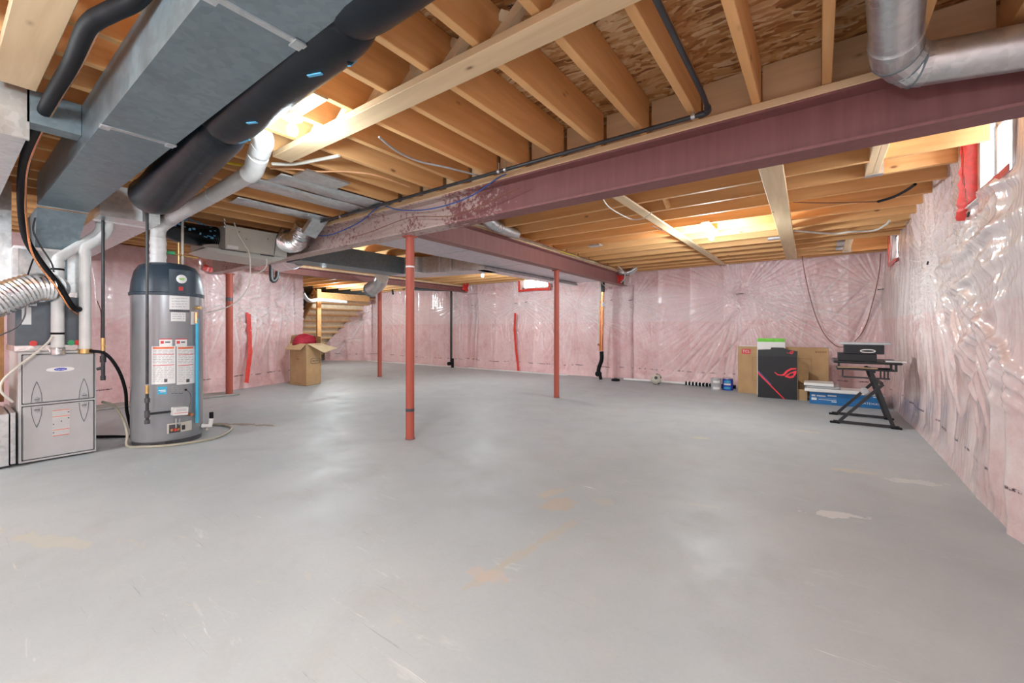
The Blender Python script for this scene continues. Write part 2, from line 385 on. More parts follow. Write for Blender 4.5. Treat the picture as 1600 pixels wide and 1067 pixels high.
def glass():
    t = NT('glass'); t.set(color=(1, 1, 1), rough=.0, trans=1.0, ior=1.45, spec=.5)
    # thin pane: let daylight through without refraction
    tr = t.node('ShaderNodeBsdfTransparent'); gl = t.node('ShaderNodeBsdfGlossy'); gl.inputs['Roughness'].default_value = .02
    mx = t.node('ShaderNodeMixShader'); fr = t.node('ShaderNodeFresnel'); fr.inputs[0].default_value = 1.45
    t.lk(fr.outputs[0], mx.inputs[0]); t.lk(tr.outputs[0], mx.inputs[1]); t.lk(gl.outputs[0], mx.inputs[2]); t.lk(mx.outputs[0], t.n['Material Output'].inputs[0]); M['glass'] = t.m
glass()
def soccer():
    t = NT('ball'); v = t.coord(); d = t.voro(v, 9); n = t.noise(v, 20)
    t.set(color=t.ramp(d, [(.30, (.05, .05, .05)), (.34, (.62, .58, .50))]), rough=.5); M['ball'] = t.m
soccer()

# ---------------------------------------------------------------- the room shell
JB, DECK, WTOP = 2.268, 2.503, 2.50          # joist undersides, underside of the sub-floor, top of the walls
fl = MB().box((-19, -3.3, -.12), (1.3, 10.5, 0)).go('floor', M['floor']); tag(fl, kind='structure')
ceil = MB().box((-19, -3.3, DECK), (1.3, 10.5, DECK+.03)).go('ceiling', M['osb']); tag(ceil, kind='structure')

def vnoise(x, y, seed=0):
    rs = np.random.RandomState(seed); T = rs.rand(64, 64)
    xi = np.floor(x).astype(int); yi = np.floor(y).astype(int); fx = x-xi; fy = y-yi
    fx = fx*fx*(3-2*fx); fy = fy*fy*(3-2*fy)
    a = T[xi % 64, yi % 64]; b = T[(xi+1) % 64, yi % 64]; c = T[xi % 64, (yi+1) % 64]; d = T[(xi+1) % 64, (yi+1) % 64]
    return (a*(1-fx)+b*fx)*(1-fy)+(c*(1-fx)+d*fx)*fy-.5
def drape(name, path, mat, ztop=WTOP, res=.018, holes=(), pins=(), folds=(), pil=(), seed=1, amp=.035, left=True, ztopf=None, foot=.0):
    """a wall of insulation batts under a plastic sheet: (u, height) grid pushed in and out of the wall plane"""
    L = [0]
    for a, b in zip(path, path[1:]): L.append(L[-1]+math.hypot(b[0]-a[0], b[1]-a[1]))
    nu = int(L[-1]/res)+1; nv = int(ztop/res)+1
    u = np.linspace(0, L[-1], nu); v = np.linspace(0, ztop, nv)
    px = np.interp(u, L, [p[0] for p in path]); py = np.interp(u, L, [p[1] for p in path])
    tx = np.gradient(px); ty = np.gradient(py); k = np.hypot(tx, ty); tx /= k; ty /= k
    sg = 1 if left else -1; nx, ny = -ty*sg, tx*sg
    U, V = np.meshgrid(u, v, indexing='ij')
    d = amp*1.6*vnoise(U*.9+3, V*.7, seed)+amp*.5*vnoise(U*4.1, V*1.4, seed+1)+.006*vnoise(U*16, V*5, seed+2)
    stud = np.abs(((U+.13*seed) % .61)/.61-.5)*2          # batts belly out between studs
    d += amp*.55*(1-stud**4)*np.clip(V/.25, 0, 1)
    FO_ = np.zeros_like(U); env = np.clip(V/.12, 0, 1)
    d = d*(.35+.65*env)+foot*(1-np.clip(V/.5, 0, 1))**2
    # shallow hanging pleats
    ph = vnoise(U*2.3, V*.5, seed+5)*3
    pl = 1-np.abs(np.sin(U*38+ph*6+V*1.2*vnoise(U*.5, V*.1, seed+9)*8)); d += .006*pl**3*np.clip(vnoise(U*1.1, V*.9, seed+6)*4, 0, 1)
    for (u0, v0, R, A, n) in pins:
        du = U-u0; dv = V-v0; r = np.hypot(du, dv)+1e-6; th = np.arctan2(dv, du)
        w = np.exp(-(r/R)**1.6); rr = np.clip(r/.05, 0, 1)
        ri = (1-np.abs(np.sin(th*n/2+2.6*vnoise(th*2.5+5, r*.8+seed, seed+11)+.5*vnoise(U*3, V*3, seed+12))))
        ri2 = (1-np.abs(np.sin(th*n*.83+1.3+3*vnoise(th*3+9, r*.9, seed+13))))
        gate = np.clip(.5+1.8*vnoise(th*2.2+7, r*.5, seed+14), 0, 1)
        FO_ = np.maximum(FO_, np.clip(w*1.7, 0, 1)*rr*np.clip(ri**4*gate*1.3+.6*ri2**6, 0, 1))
        d += A*w*rr*(ri**2.5*gate+.5*ri2**3)-A*1.3*np.exp(-(r/.10)**2)
    for (u0, v0, u1, v1, wd, A) in folds:
        ax, ay = u1-u0, v1-v0; LL = ax*ax+ay*ay
        t = np.clip(((U-u0)*ax+(V-v0)*ay)/LL, 0, 1); wob = .015*vnoise(t*7+u0, t*0+v0, seed+21)
        q = np.hypot(U-u0-ax*t+wob, V-v0-ay*t); d += A*np.exp(-(q/wd)**2)*np.sin(np.pi*np.clip(t*.96+.02, 0, 1))**.4
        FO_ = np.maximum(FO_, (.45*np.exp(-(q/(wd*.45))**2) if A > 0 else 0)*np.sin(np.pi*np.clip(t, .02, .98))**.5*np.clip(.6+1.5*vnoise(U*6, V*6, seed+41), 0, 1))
    for (u0, u1, A, z1) in pil:
        wob = .03*vnoise(V*3, V*0+u0, seed+31)
        s = np.clip((U-u0+wob)/.05, 0, 1)*np.clip((u1-U-wob)/.05, 0, 1); d += A*s*s*(3-2*s)*np.clip((z1-V)/.03, 0, 1)
    X = px[:, None]+nx[:, None]*d; Y = py[:, None]+ny[:, None]*d; Z = V.copy()
    if ztopf is not None: Z = V/ztop*np.array([ztopf(q) for q in u])[:, None]
    vs = np.stack([X, Y, Z], -1).reshape(-1, 3)
    I, J = np.meshgrid(np.arange(nu-1), np.arange(nv-1), indexing='ij')
    keep = np.ones_like(I, bool); uc = (u[:-1]+u[1:])/2; vc = (v[:-1]+v[1:])/2
    for (a, b, c, e) in holes: keep &= ~((uc[I] > a) & (uc[I] < b) & (vc[J] > c) & (vc[J] < e))
    I = I[keep]; J = J[keep]; a = I*nv+J; q = np.stack([a, a+1, a+nv+1, a+nv] if left else [a, a+nv, a+nv+1, a+1], -1)
    me = bpy.data.meshes.new(name); me.vertices.add(len(vs)); me.vertices.foreach_set('co', vs.ravel().astype(np.float32))
    me.loops.add(q.size); me.loops.foreach_set('vertex_index', q.ravel().astype(np.int32))
    me.polygons.add(len(q)); me.polygons.foreach_set('loop_start', np.arange(0, q.size, 4, dtype=np.int32))
    me.update(calc_edges=True)
    at = me.attributes.new('fold_glint', 'FLOAT', 'POINT'); at.data.foreach_set('value', FO_.ravel().astype(np.float32))
    me.polygons.foreach_set('use_smooth', np.ones(len(me.polygons), bool)); me.materials.append(mat)
    o = bpy.data.objects.new(name, me); COL.objects.link(o); return tag(o, kind='structure')

RX, FY = .86, 8.72
# right wall: u runs along +y from -3
def ru(px, py): p = P(px, py, x=RX-.03); return (p.y+3, p.z)
W1 = (3.36, 4.22, 1.93, 2.45); W2 = (7.30, 8.02, 2.00, 2.40)
pr = [ru(1450, 410)+(.85, .026, 40), ru(1516, 327)+(.6, .022, 34), ru(1438, 470)+(.35, .02, 20), (2.3+3, 1.7, .6, .012, 20), (.9+3, 1.6, .6, .03, 26), (7.28+3, 1.93, .3, .02, 18)]
fr_ = []
rf = random.Random(3)
for k in range(15):      # long slack folds swinging down and towards the camera from the fixing by the window
    a0 = ru(1450+k*4, 415+k*2); b0 = ru(1470+k*13, 620+rf.uniform(-40, 60)); fr_.append((a0[0], a0[1], b0[0], b0[1], .015+rf.uniform(0, .012), .022))
for k in range(12):
    a0 = ru(1446-k*3.2, 420); b0 = ru(1452-k*4.5, 560+rf.uniform(0, 70)); fr_.append((a0[0], a0[1], b0[0], b0[1], .016, .016))
for k in range(16):
    x0 = rf.uniform(1515, 1600); y0 = rf.uniform(300, 420); L_ = rf.uniform(60, 170); a0 = ru(x0, y0); b0 = ru(x0-L_*.55, y0+L_*rf.uniform(.45, .9)); fr_.append((a0[0], a0[1], b0[0], b0[1], .02+rf.uniform(0, .015), .011))
for (a0, b0, w_, A) in [((1520, 350), (1470, 520), .03, .03), ((1600, 330), (1455, 430), .035, .05), ((1600, 380), (1470, 470), .03, .04), ((1600, 270), (1530, 300), .03, .05), ((1600, 440), (1490, 560), .04, .04), ((1575, 400), (1560, 760), .035, .05), ((1598, 560), (1592, 860), .05, .06), ((1540, 480), (1500, 640), .04, -.05), ((1430, 330), (1440, 400), .02, .03), ((1480, 300), (1460, 400), .02, .03), ((1500, 280), (1455, 400), .02, .03)]:
    a0 = ru(*a0); b0 = ru(*b0); fr_.append((a0[0], a0[1], b0[0], b0[1], w_*1.2, A*.65))
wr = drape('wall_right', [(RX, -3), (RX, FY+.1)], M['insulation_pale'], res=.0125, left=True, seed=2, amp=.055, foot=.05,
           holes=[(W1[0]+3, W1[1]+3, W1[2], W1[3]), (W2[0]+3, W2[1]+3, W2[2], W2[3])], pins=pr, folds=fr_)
# back wall: u runs along -x from .95
def fu(px, py): p = P(px, py, y=FY-.05); return (.95-p.x, p.z)
WF = (-6.08, -5.26, 2.08, 2.37)
pf = [fu(1156, 459)+(1.15, 0.048, 57), fu(985, 470)+(.5, 0.040, 40), fu(955, 468)+(.4, 0.032, 34), fu(938, 500)+(.4, 0.024, 27), fu(1378, 452)+(.7, 0.032, 34), fu(738, 477)+(.55, 0.048, 37), fu(712, 476)+(.5, 0.040, 34),
      fu(806, 474)+(.7, 0.040, 40), fu(822, 471)+(.7, 0.040, 40), fu(812, 455)+(.4, 0.032, 27), fu(862, 456)+(.6, 0.036, 34), fu(590, 484)+(.8, 0.048, 40), fu(626, 479)+(.5, 0.024, 27), fu(895, 480)+(.8, 0.032, 34), fu(1260, 480)+(.7, 0.024, 27), fu(565, 483)+(.6, 0.040, 34)]
ff = []
for (a0, b0, w_, A) in [((1385, 455), (1350, 530), .03, .05), ((1360, 470), (1330, 540), .025, .03), ((1100, 560), (1155, 480), .03, .03), ((1060, 580), (1150, 490), .02, .03), ((945, 600), (952, 500), .03, -.05), ((985, 480), (984, 590), .02, -.05), ((715, 480), (716, 565), .02, -.04), ((736, 480), (735, 568), .02, -.04), ((1090, 600), (1200, 480), .02, .02), ((1180, 480), (1215, 590), .02, .02), ((1300, 500), (1360, 440), .02, .03)]:
    a0 = fu(*a0); b0 = fu(*b0); ff.append((a0[0], a0[1], b0[0], b0[1], w_, A))
for k in range(14):
    x0 = rf.uniform(760, 880); a0 = fu(x0, 490+rf.uniform(0, 20)); b0 = fu(x0+rf.uniform(-14, 14), 520+rf.uniform(0, 35)); ff.append((a0[0], a0[1], b0[0], b0[1], .018, .018))
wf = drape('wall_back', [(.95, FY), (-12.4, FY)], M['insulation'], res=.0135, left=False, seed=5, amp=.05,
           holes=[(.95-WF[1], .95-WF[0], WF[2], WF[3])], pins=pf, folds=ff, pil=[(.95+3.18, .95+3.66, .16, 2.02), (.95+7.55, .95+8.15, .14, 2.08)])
wf.data.flip_normals()
def lu_(y): return y+3
pl_ = [(6.05, 1.56, .8, .07, 26), (7.1, 1.6, .7, .07, 26), (6.55, 1.55, .6, .04, 18), (5.0, 1.5, .5, .04, 16)]
fl_ = [(6.6+.02*k, 1.5, 6.3+.09*k, .7, .02, .02) for k in range(9)]+[(7.4, 2.0, 7.45, .2, .03, .05), (5.6, 2.0, 5.62, .1, .04, .07), (4.2, 1.9, 4.25, 1.0, .03, -.05)]
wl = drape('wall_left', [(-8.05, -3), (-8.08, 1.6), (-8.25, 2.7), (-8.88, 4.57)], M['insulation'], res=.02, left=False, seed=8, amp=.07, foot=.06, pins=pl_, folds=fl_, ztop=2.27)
wc = MB().box((-8.6, -3.2, 0), (-8.45, 2.2, WTOP)).box((-19, 4.45, 0), (-8.92, 4.55, WTOP)).box((-17.2, 4.5, 0), (-17.1, 10, WTOP)).go('wall_left_2', M['concrete_grey']); tag(wc, kind='structure')
wn = drape('wall_front', [(-8.3, -3), (1.0, -3)], M['insulation'], res=.05, left=True, seed=12, amp=.05)
wo = MB()
wo.box((1.12, -3.2, 0), (1.2, 10, 1.9)).box((1.12, -3.2, 1.9), (1.2, W1[0]-.05, WTOP)).box((1.12, W1[1]+.05, 1.9), (1.2, W2[0]-.05, WTOP)).box((1.12, W2[1]+.05, 1.9), (1.2, 10, WTOP))
wo.box((1.12, W1[0]-.05, 2.47), (1.2, W1[1]+.05, WTOP)).box((1.12, W2[0]-.05, 2.43), (1.2, W2[1]+.05, WTOP)).box((1.12, W2[0]-.05, 1.9), (1.2, W2[1]+.05, 1.97))
tag(wo.go('wall_right_2', M['concrete_grey']), kind='structure')
wo = MB(); a, b, c, d = WF
wo.box((-17.2, 8.98, 0), (a-.05, 9.06, WTOP)).box((b+.05, 8.98, 0), (1.2, 9.06, WTOP)).box((a-.05, 8.98, 0), (b+.05, 9.06, c-.03)).box((a-.05, 8.98, d+.04), (b+.05, 9.06, WTOP))
tag(wo.go('wall_back_2', M['concrete_grey']), kind='structure')
tag(MB().box((-19, -3.3, 0), (1.3, -3.2, WTOP)).go('wall_front_2', M['concrete_grey']), kind='structure')

# ---------------------------------------------------------------- windows
def window(name, axis, plane, out, a0, a1, z0, z1, label, sash=True):
    """frame, glass and tape of a small basement window; 'axis' x: in the right wall, y: in the back wall"""
    def c(p, q, z): return (p, q, z) if axis == 'x' else (q, p, z)
    def bx(m, p0, p1, q0, q1, z0_, z1_):
        A = c(p0, q0, z0_); B = c(p1, q1, z1_); return m.box(tuple(min(i, j) for i, j in zip(A, B)), tuple(max(i, j) for i, j in zip(A, B)))
    m = MB(); f = .055; g0, g1 = out-.04, out+.02
    bx(m, g0, g1, a0-.04, a0+f, z0-.04, z1+.04); bx(m, g0, g1, a1-f, a1+.04, z0-.04, z1+.04); bx(m, g0, g1, a0, a1, z0-.04, z0+f*.7); bx(m, g0, g1, a0, a1, z1-f*.7, z1+.04)
    w_ = m.go(name, M['trim_white']); tag(w_, kind='structure')
    m = MB(); bx(m, g0-.012, g1-.01, (a0+a1)/2-.018, (a0+a1)/2+.018, z0+.03, z1-.03)
    if sash: bx(m, g0-.012, g1-.02, a0+f, (a0+a1)/2, (z0+z1)/2+.09, (z0+z1)/2+.12)
    m.go('sash_bar', M['trim_white'], w_)
    m = MB(); bx(m, out, out+.005, a0+.02, a1-.02, z0+.02, z1-.02); m.go('pane', M['glass'], w_)
    m = MB(); pl = plane; lo = pl-.05; hi = pl+.36 if axis == 'x' else pl+.36; bx(m, lo, hi, a0-.03, a0-.02, z0-.03, z1+.03); bx(m, lo, hi, a1+.02, a1+.03, z0-.03, z1+.03); bx(m, lo, hi, a0-.03, a1+.03, z0-.03, z0-.02); bx(m, lo, hi, a0-.03, a1+.03, z1+.02, z1+.03)
    m.go('reveal', M['foam_white'], w_)
    return w_
def tape(path, wd, nrm, mat, parent=None, name='tape_strip', seed=0, off=.004):
    rn = random.Random(seed); n = Vector(nrm); pts = [Vector(p)+n*off for p in path]; out = []
    for a, b in zip(pts, pts[1:]):
        for k in range(6): out.append(a.lerp(b, k/6))
    out.append(pts[-1]); v = []; f = []
    for i, p in enumerate(out):
        d = (out[min(i+1, len(out)-1)]-out[max(i-1, 0)]).normalized(); s = d.cross(n).normalized()*wd*(.5+rn.uniform(-.07, .07)); j = n*rn.uniform(0, .004)
        v += [p+s+j, p-s+j, p-s+j-n*.003, p+s+j-n*.003]
    m = len(out)
    for i in range(m-1):
        q = i*4
        for k in range(4): f.append((q+k, q+(k+1) % 4, q+4+(k+1) % 4, q+4+k))
    return mk(name, v, f, mat, parent)
w1 = window('window_1', 'x', RX+.01, RX+.06, W1[0], W1[1], W1[2], W1[3], '')
T = RX-.02
tape([(.83, W1[1]+.015, 1.82), (.84, W1[1]+.015, 1.95), (.85, W1[1]+.015, 2.2), (.85, W1[1]+.015, 2.5)], .11, (0, -1, 0), M['red_tape'], w1, 'tape_strip', 1, .004)
tape([(T, W1[1]+.05, 1.83), (T, W1[1]+.04, 2.0), (T, W1[1]+.03, 2.2), (T, W1[1]+.03, 2.44)], .06, (-1, 0, 0), M['red_tape'], w1, 'tape_strip', 1, .03)
tape([(T+.01, W1[1]+.03, 2.452), (T+.01, 3.9, 2.452), (T+.01, 3.3, 2.452)], .10, (-.2, 0, -1), M['orange_tape'], w1, 'tape_strip', 2, .02)
tape([(T, W1[0]-.02, 1.92), (T, 3.6, 1.915), (T, 3.8, 1.915)], .04, (-1, 0, 0), M['red_tape'], w1, 'tape_strip', 3, .03)
w2 = window('window_2', 'x', RX+.01, RX+.06, W2[0], W2[1], W2[2], W2[3], '')
tape([(T, W2[1]+.05, 2.42), (T, W2[1]+.02, 2.2), (T, W2[1]+.03, 1.97)], .10, (-1, 0, 0), M['red_tape'], w2, 'tape_strip', 4, .04)
tape([(T, W2[1]+.04, 1.98), (T, W2[0]-.02, 1.97)], .05, (-1, 0, 0), M['red_tape'], w2, 'tape_strip', 5, .04)
w3 = window('window_3', 'y', FY-.01, FY+.07, WF[0], WF[1], WF[2], WF[3], '', False)
F_ = FY-.045
for i, pth in enumerate([[(WF[0]-.03, F_, 2.42), (WF[0]-.02, F_, 2.2), (WF[0]-.03, F_, 2.03)], [(WF[1]+.03, F_, 2.40), (WF[1]+.02, F_, 2.2), (WF[1]+.04, F_, 2.03)], [(WF[0]-.05, F_, 2.035), (-5.7, F_, 2.05), (WF[1]+.05, F_, 2.035)], [(WF[0]-.12, F_, 2.40), (WF[0]+.1, F_, 2.41)]]):
    tape(pth, .055, (0, -1, 0), M['red_tape'], w3, 'tape_strip', 20+i, .03)

# ---------------------------------------------------------------- floor joists and the boards nailed under them
def board(name, L, wd, h, mat, parent=None, bev=.003):
    return MB().box((0, -wd/2, 0), (L, wd/2, h), bev).go(name, mat, parent)
JH = DECK-JB
jp = board('joist', 5.72, .04, JH-.002, M['joist_wood'], ceil)
jx = [.33-.3+.3*k for k in range(0, 3)]+[.03-.302*k for k in range(1, 29)]
first = True
for x in sorted(jx):
    o = jp if first else jp.copy()
    if not first: COL.objects.link(o)
    first = False; o.parent = ceil; o.location = (x, -3.1, JB); o.rotation_euler = (0, 0, math.pi/2)
# right bay, along x
JY = [2.80, 3.13, 3.54, 3.97, 4.34, 4.76, 5.17, 5.57, 5.98, 6.38, 6.80, 7.20, 7.62, 8.02, 8.36, 8.62]
lj = board('joist', 4.15, .04, JH-.002, M['joist_wood'], ceil)
sj = board('joist', 3.56, .04, JH-.002, M['joist_wood'], ceil)
u1 = u2 = False
for i, y in enumerate(JY):
    short = i in (1, 2, 12, 13)
    src = sj if short else lj
    used = u2 if short else u1
    o = src if not used else src.copy()
    if used: COL.objects.link(o)
    if short: u2 = True
    else: u1 = True
    o.parent = ceil; o.location = (-3.27, y, JB+.003*(i % 2)); o.rotation_euler = (0, 0, 0)
# trimmers and hangers beside the two side windows
for (xa, y0, y1) in [(.31, 2.82, 4.32), (.31, 7.22, 8.34)]:
    for k in (0, 1):
        o = board('trimmer', y1-y0, .04, JH-.004, M['plank_wood'], ceil); o.location = (xa+.041*k, y0, JB); o.rotation_euler = (0, 0, math.pi/2)
for y in (3.13, 3.54, 7.62, 8.02):
    h = MB().box((.20, y-.028, JB-.004), (.29, y-.022, JB+.16)).box((.20, y+.022, JB-.004), (.29, y+.028, JB+.16)).box((.20, y-.028, JB-.006), (.29, y+.028, JB-.002)).box((.284, y-.06, JB), (.289, y+.06, JB+.17))
    h.go('joist_hanger', M['galvanised'], ceil)
for y in (4.30, 8.33):
    h = MB().box((.29, y-.012, JB-.006), (.40, y+.05, JB-.003)).box((.29, y-.016, JB-.004), (.40, y-.012, JB+.17)); h.go('joist_hanger', M['galvanised'], ceil)
# rear left bay, along x
lj2 = board('joist', 8.6, .04, JH-.002, M['joist_wood'], ceil); nn = 0
for i in range(15):
    o = lj2 if i == 0 else lj2.copy()
    if i: COL.objects.link(o)
    o.parent = ceil; o.location = (-12.0, 2.82+.41*i, JB+.012); o.rotation_euler = (0, 0, 0)
# blocking between the near joists, above the beam
for i, x in enumerate(sorted(jx)[:-1]):
    if x < -7.6: continue
    b_ = MB().box((x+.022, 2.66, JB+.0), (sorted(jx)[i+1]-.022, 2.70, DECK-.003)).go('blocking', M['plank_wood'], ceil)
for y0, y1 in ((2.72, 8.6),):
    MB().box((-3.36, y0, JB+.001), (-3.29, y1, DECK-.004)).go('rim_joist', M['joist_wood'], ceil)
MB().box((RX+.09, -3, 2.26), (RX+.13, W1[0]-.06, DECK-.003)).go('rim_joist', M['plank_wood'], ceil)
MB().box((RX+.09, W1[1]+.06, 2.30), (RX+.13, W2[0]-.06, DECK-.003)).go('rim_joist', M['plank_wood'], ceil)
# nailing boards (flat strapping) under the joists
def strap(a, b, wd, h, mat='plank_wood', z=None):
    a = Vector(a); b = Vector(b); L = (b-a).length
    o = board('strapping_board', L, wd, h, M[mat], ceil); o.location = a; o.rotation_euler = (0, 0, math.atan2(b.y-a.y, b.x-a.x)); return o
strap((-2.98, 1.395, JB-.042), (.3, 1.415, JB-.042), .125, .038)
strap((-3.10, .215, JB-.042), (-1.2, .235, JB-.042), .14, .038)
strap((-1.46, 2.86, JB-.022), (-1.42, 8.45, JB-.022), .10, .019)
strap((-.27, 2.80, JB-.040), (-.37, 8.40, JB-.040), .15, .037)
# cross bridging between near joists
def brace(x0, x1, y, s):
    z0, z1 = (JB+.02, DECK-.03) if s > 0 else (DECK-.03, JB+.02)
    m = MB().bar((x0+.02, y, z0), (x1-.02, y, z1), .045, .035, (0, 1, 0)); m.go('cross_brace', M['pale_wood'], ceil)
js = sorted(jx)
for i in range(len(js)-1):
    if -2.8 < js[i] < -.8: brace(js[i], js[i+1], 1.43, 1); brace(js[i], js[i+1], 1.50, -1)
brace(js[-3], js[-2], 1.43, 1)
for (y, s) in ((3.34, 1), (3.34, -1), (3.76, 1), (4.14, -1)):
    m = MB().bar((-1.22, y-.18, JB+(.02 if s > 0 else .19)), (-1.22, y+.18, JB+(.19 if s > 0 else .02)), .045, .035, (1, 0, 0)); m.go('cross_brace', M['joist_wood'], ceil)
# ink stamps on the sub-floor
for (px_, py_, s_, t_) in [(1255, 103, .05, '|||'), (1235, 108, .06, '8'), (1138, 140, .05, '1'), (1265, 95, .035, 'II III'), (975, 193, .05, '###'), (1045, 160, .06, '####'), (800, 10, .05, '#')]:
    p = P(px_, py_, z=DECK-.002)
    text(t_, s_, M['print_black'], ceil, p, (math.pi, 0, math.pi/2), 'ink_stamp', .0003)

# ---------------------------------------------------------------- steel
def ibeam(name, a, b, wd, z0, z1, mat, label, tf=.014, tw=.012):
    a = Vector((a[0], a[1], 0)); b = Vector((b[0], b[1], 0)); d = b-a; n = Vector((-d.y, d.x, 0)).normalized(); t = thing(name, label, 'girder', (a.x, a.y, z0), 0, None)
    h = wd/2; pr_ = [(-h, z0), (h, z0), (h, z0+tf), (tw/2, z0+tf*1.6), (tw/2, z1-tf*1.6), (h, z1-tf), (h, z1), (-h, z1), (-h, z1-tf), (-tw/2, z1-tf*1.6), (-tw/2, z0+tf*1.6), (-h, z0+tf)]
    MB().prism([(a.x+n.x*q, a.y+n.y*q, z) for q, z in pr_], d).go('profile', mat, t); return t, n
b1, _ = ibeam('steel_girder', (1.05, 2.655), (-8.0, 2.655), .15, 1.965, 2.225, M['beam_red'], 'long primed steel I-beam crossing the room with a pale overspray at its furnace end')
MB().box((-8.0, 2.575, 2.225), (1.05, 2.735, JB-.002), .003).go('nailing_plate', M['plank_wood'], b1)
b2, _ = ibeam('steel_girder', (-3.19, 2.74), (-3.36, 8.62), .14, 1.985, 2.225, M['beam_red_far'], 'dark red steel I-beam running back to the far wall beside the wide flat duct')
MB().bar((-3.19, 2.76, 2.245), (-3.36, 8.6, 2.245), .14, .038).go('nailing_plate', M['plank_wood'], b2)
b3, _ = ibeam('steel_girder', (-7.9, 2.75), (-7.9, 8.62), .14, 2.09, 2.225, M['beam_red_far'], 'shallow rusty steel I-beam at the back left with red tape at its wall end')
MB().box((-7.97, 2.76, 2.226), (-7.83, 8.6, 2.262)).go('nailing_plate', M['plank_wood'], b3)
def post(x, y, r, top, label):
    t = thing('steel_post', label, 'post', (x, y, 0), 0, None)
    MB().lathe([(r, .012), (r, top-.012)], (x, y, 0), n=24).go('pipe_shaft', M['column_red'], t, True)
    MB().box((x-r*1.25, y-r*1.25, top-.012), (x+r*1.25, y+r*1.25, top)).go('cap_plate', M['column_red'], t)
    MB().lathe([(r*1.12, 0), (r*1.12, .014)], (x, y, 0), n=24).go('base_plate', M['beam_red_far'], t)
    return t
c1 = post(-3.20, 2.70, .041, 1.965, 'front red steel post standing under the crossing of the two big beams')
MB().lathe([(.0422, .27), (.0422, .30)], (-3.20, 2.70, 0), n=24).go('rust_band', M['steel_dark'], c1)
MB().lathe([(.0422, 1.66), (.0422, 1.675)], (-3.20, 2.70, 0), n=24).go('rust_band', M['foam_white'], c1)
post(-3.31, 5.70, .041, 1.985, 'red steel post under the beam that runs to the far wall')
post(-8.0, 5.88, .045, 2.09, 'slender looking red steel post at the back, below the duct elbow')
c4 = post(-7.70, 2.78, .05, 1.965, 'dull red steel post in front of the left pink wall, right of the water heater')
MB().lathe([(.0512, 1.52), (.0512, 1.58)], (-7.70, 2.78, 0), n=24).go('rust_band', M['steel_dark'], c4)

m = MB(); rn = random.Random(17); x = -12.3
while x < -5.0:
    l = rn.uniform(.15, .5); m.box((x, FY-.13-rn.uniform(0, .04), 0), (x+l, FY-.04, rn.uniform(.008, .022))); x += l
tag(m.go('sheet_edge_back', M['trim_white']), kind='structure')  # whitish foot edge of the plastic sheet along the back wall

# ---------------------------------------------------------------- ducts
GV, GD, FO, ST = M['galvanised'], M['galvanised_dull'], M['foil'], M['silver_tape']
CT = JB-.004
tr = thing('trunk_duct', 'wide dark grey sheet metal duct under the joists, running over the furnace at upper left', 'duct', (-4.9, .6, 2.03))
MB().box((-4.92, .455, 2.03), (-.2, .735, CT)).go('duct_body', GD, tr)
for x in (-2.74, -1.42):
    MB().box((x-.012, .448, 2.024), (x+.012, .742, 2.031)).go('seam_strip', GV, tr)
for x in (-1.42, -2.74):
    for y in (.452, .70): MB().box((x-.03, y, 2.020), (x+.02, y+.035, 2.026)).go('cleat', GV, tr)
MB().box((-4.925, .452, 2.026), (-4.90, .738, 2.035)).go('seam_strip', ST, tr)
MB().hexa([(-5.42, .47, 1.725), (-5.10, .46, 1.725), (-5.10, .69, 1.725), (-5.42, .69, 1.725)], [(-5.5, .455, 2.02), (-4.93, .455, 2.02), (-4.93, .735, 2.02), (-5.5, .735, 2.02)]).go('transition', GD, tr)
pt = thing('branch_duct', 'galvanised branch duct at far upper left with an end cap beside the dark trunk', 'duct', (-3.9, 0, 2.02))
MB().box((-5.3, -.35, 2.02), (-3.20, .262, CT)).go('duct_body', GV, pt)
MB().box((-3.215, -.36, 2.01), (-3.19, .27, CT)).go('end_cap', GV, pt)
MB().box((-3.30, .262, 2.10), (-3.19, .453, CT)).go('collar', GD, pt)
rd = thing('return_duct', 'pale galvanised duct behind the furnace, reaching over the water heater', 'duct', (-6, 1, 2.0))
MB().box((-7.9, .78, 2.0), (-4.75, 1.17, CT)).go('duct_body', GV, rd)
MB().box((-5.02, .775, 1.99), (-4.98, 1.175, 2.0)).go('seam_strip', ST, rd)
fd = thing('flat_duct', 'wide flat sheet metal duct with a violet sheen beside the rear beam', 'duct', (-3.7, 4, 2.04))
MB().box((-4.12, 2.78, 2.045), (-3.44, 7.95, 2.225)).go('duct_body', M['sheet_violet'], fd)
for y in (3.9, 5.2, 6.5): MB().box((-4.125, y-.01, 2.040), (-3.435, y+.01, 2.047)).go('seam_strip', GV, fd)
MB().box((-4.35, 5.0, 1.99), (-4.13, 8.0, 2.03)).box((-4.22, 5.0, 2.03), (-4.15, 8.0, 2.12)).go('side_channel', GV, fd)
sd = thing('supply_duct', 'long grey rectangular duct in the rear left bay with a rounded boot', 'duct', (-5.6, 3.2, 2.0))
MB().box((-5.98, 2.86, 1.99), (-5.60, 4.6, CT)).go('duct_body', GD, sd)
MB().prism([(-5.98, 4.6, 1.99), (-5.60, 4.6, 1.99), (-5.22, 4.75, 1.99), (-4.20, 4.98, 1.99), (-4.20, 5.36, 1.99), (-5.3, 5.2, 1.99), (-5.8, 5.1, 1.99)], (0, 0, CT-1.99)).go('elbow_section', GV, sd)
MB().tube([(-5.36, 4.66, 2.0), (-5.36, 4.66, 2.25)], .09, 16, False).go('round_collar', GV, sd, True)
for (x, y) in ((-4.75, 4.83), (-4.95, 4.78)): MB().bar((x, y, 2.0), (x, y, 2.25), .02, .02).go('seam_strip', ST, sd)
MB().tube([(-6.0, 3.05, 2.10), (-6.35, 3.1, 2.09), (-6.75, 3.12, 2.09)], .13, 20).go('boot', GV, sd, True)
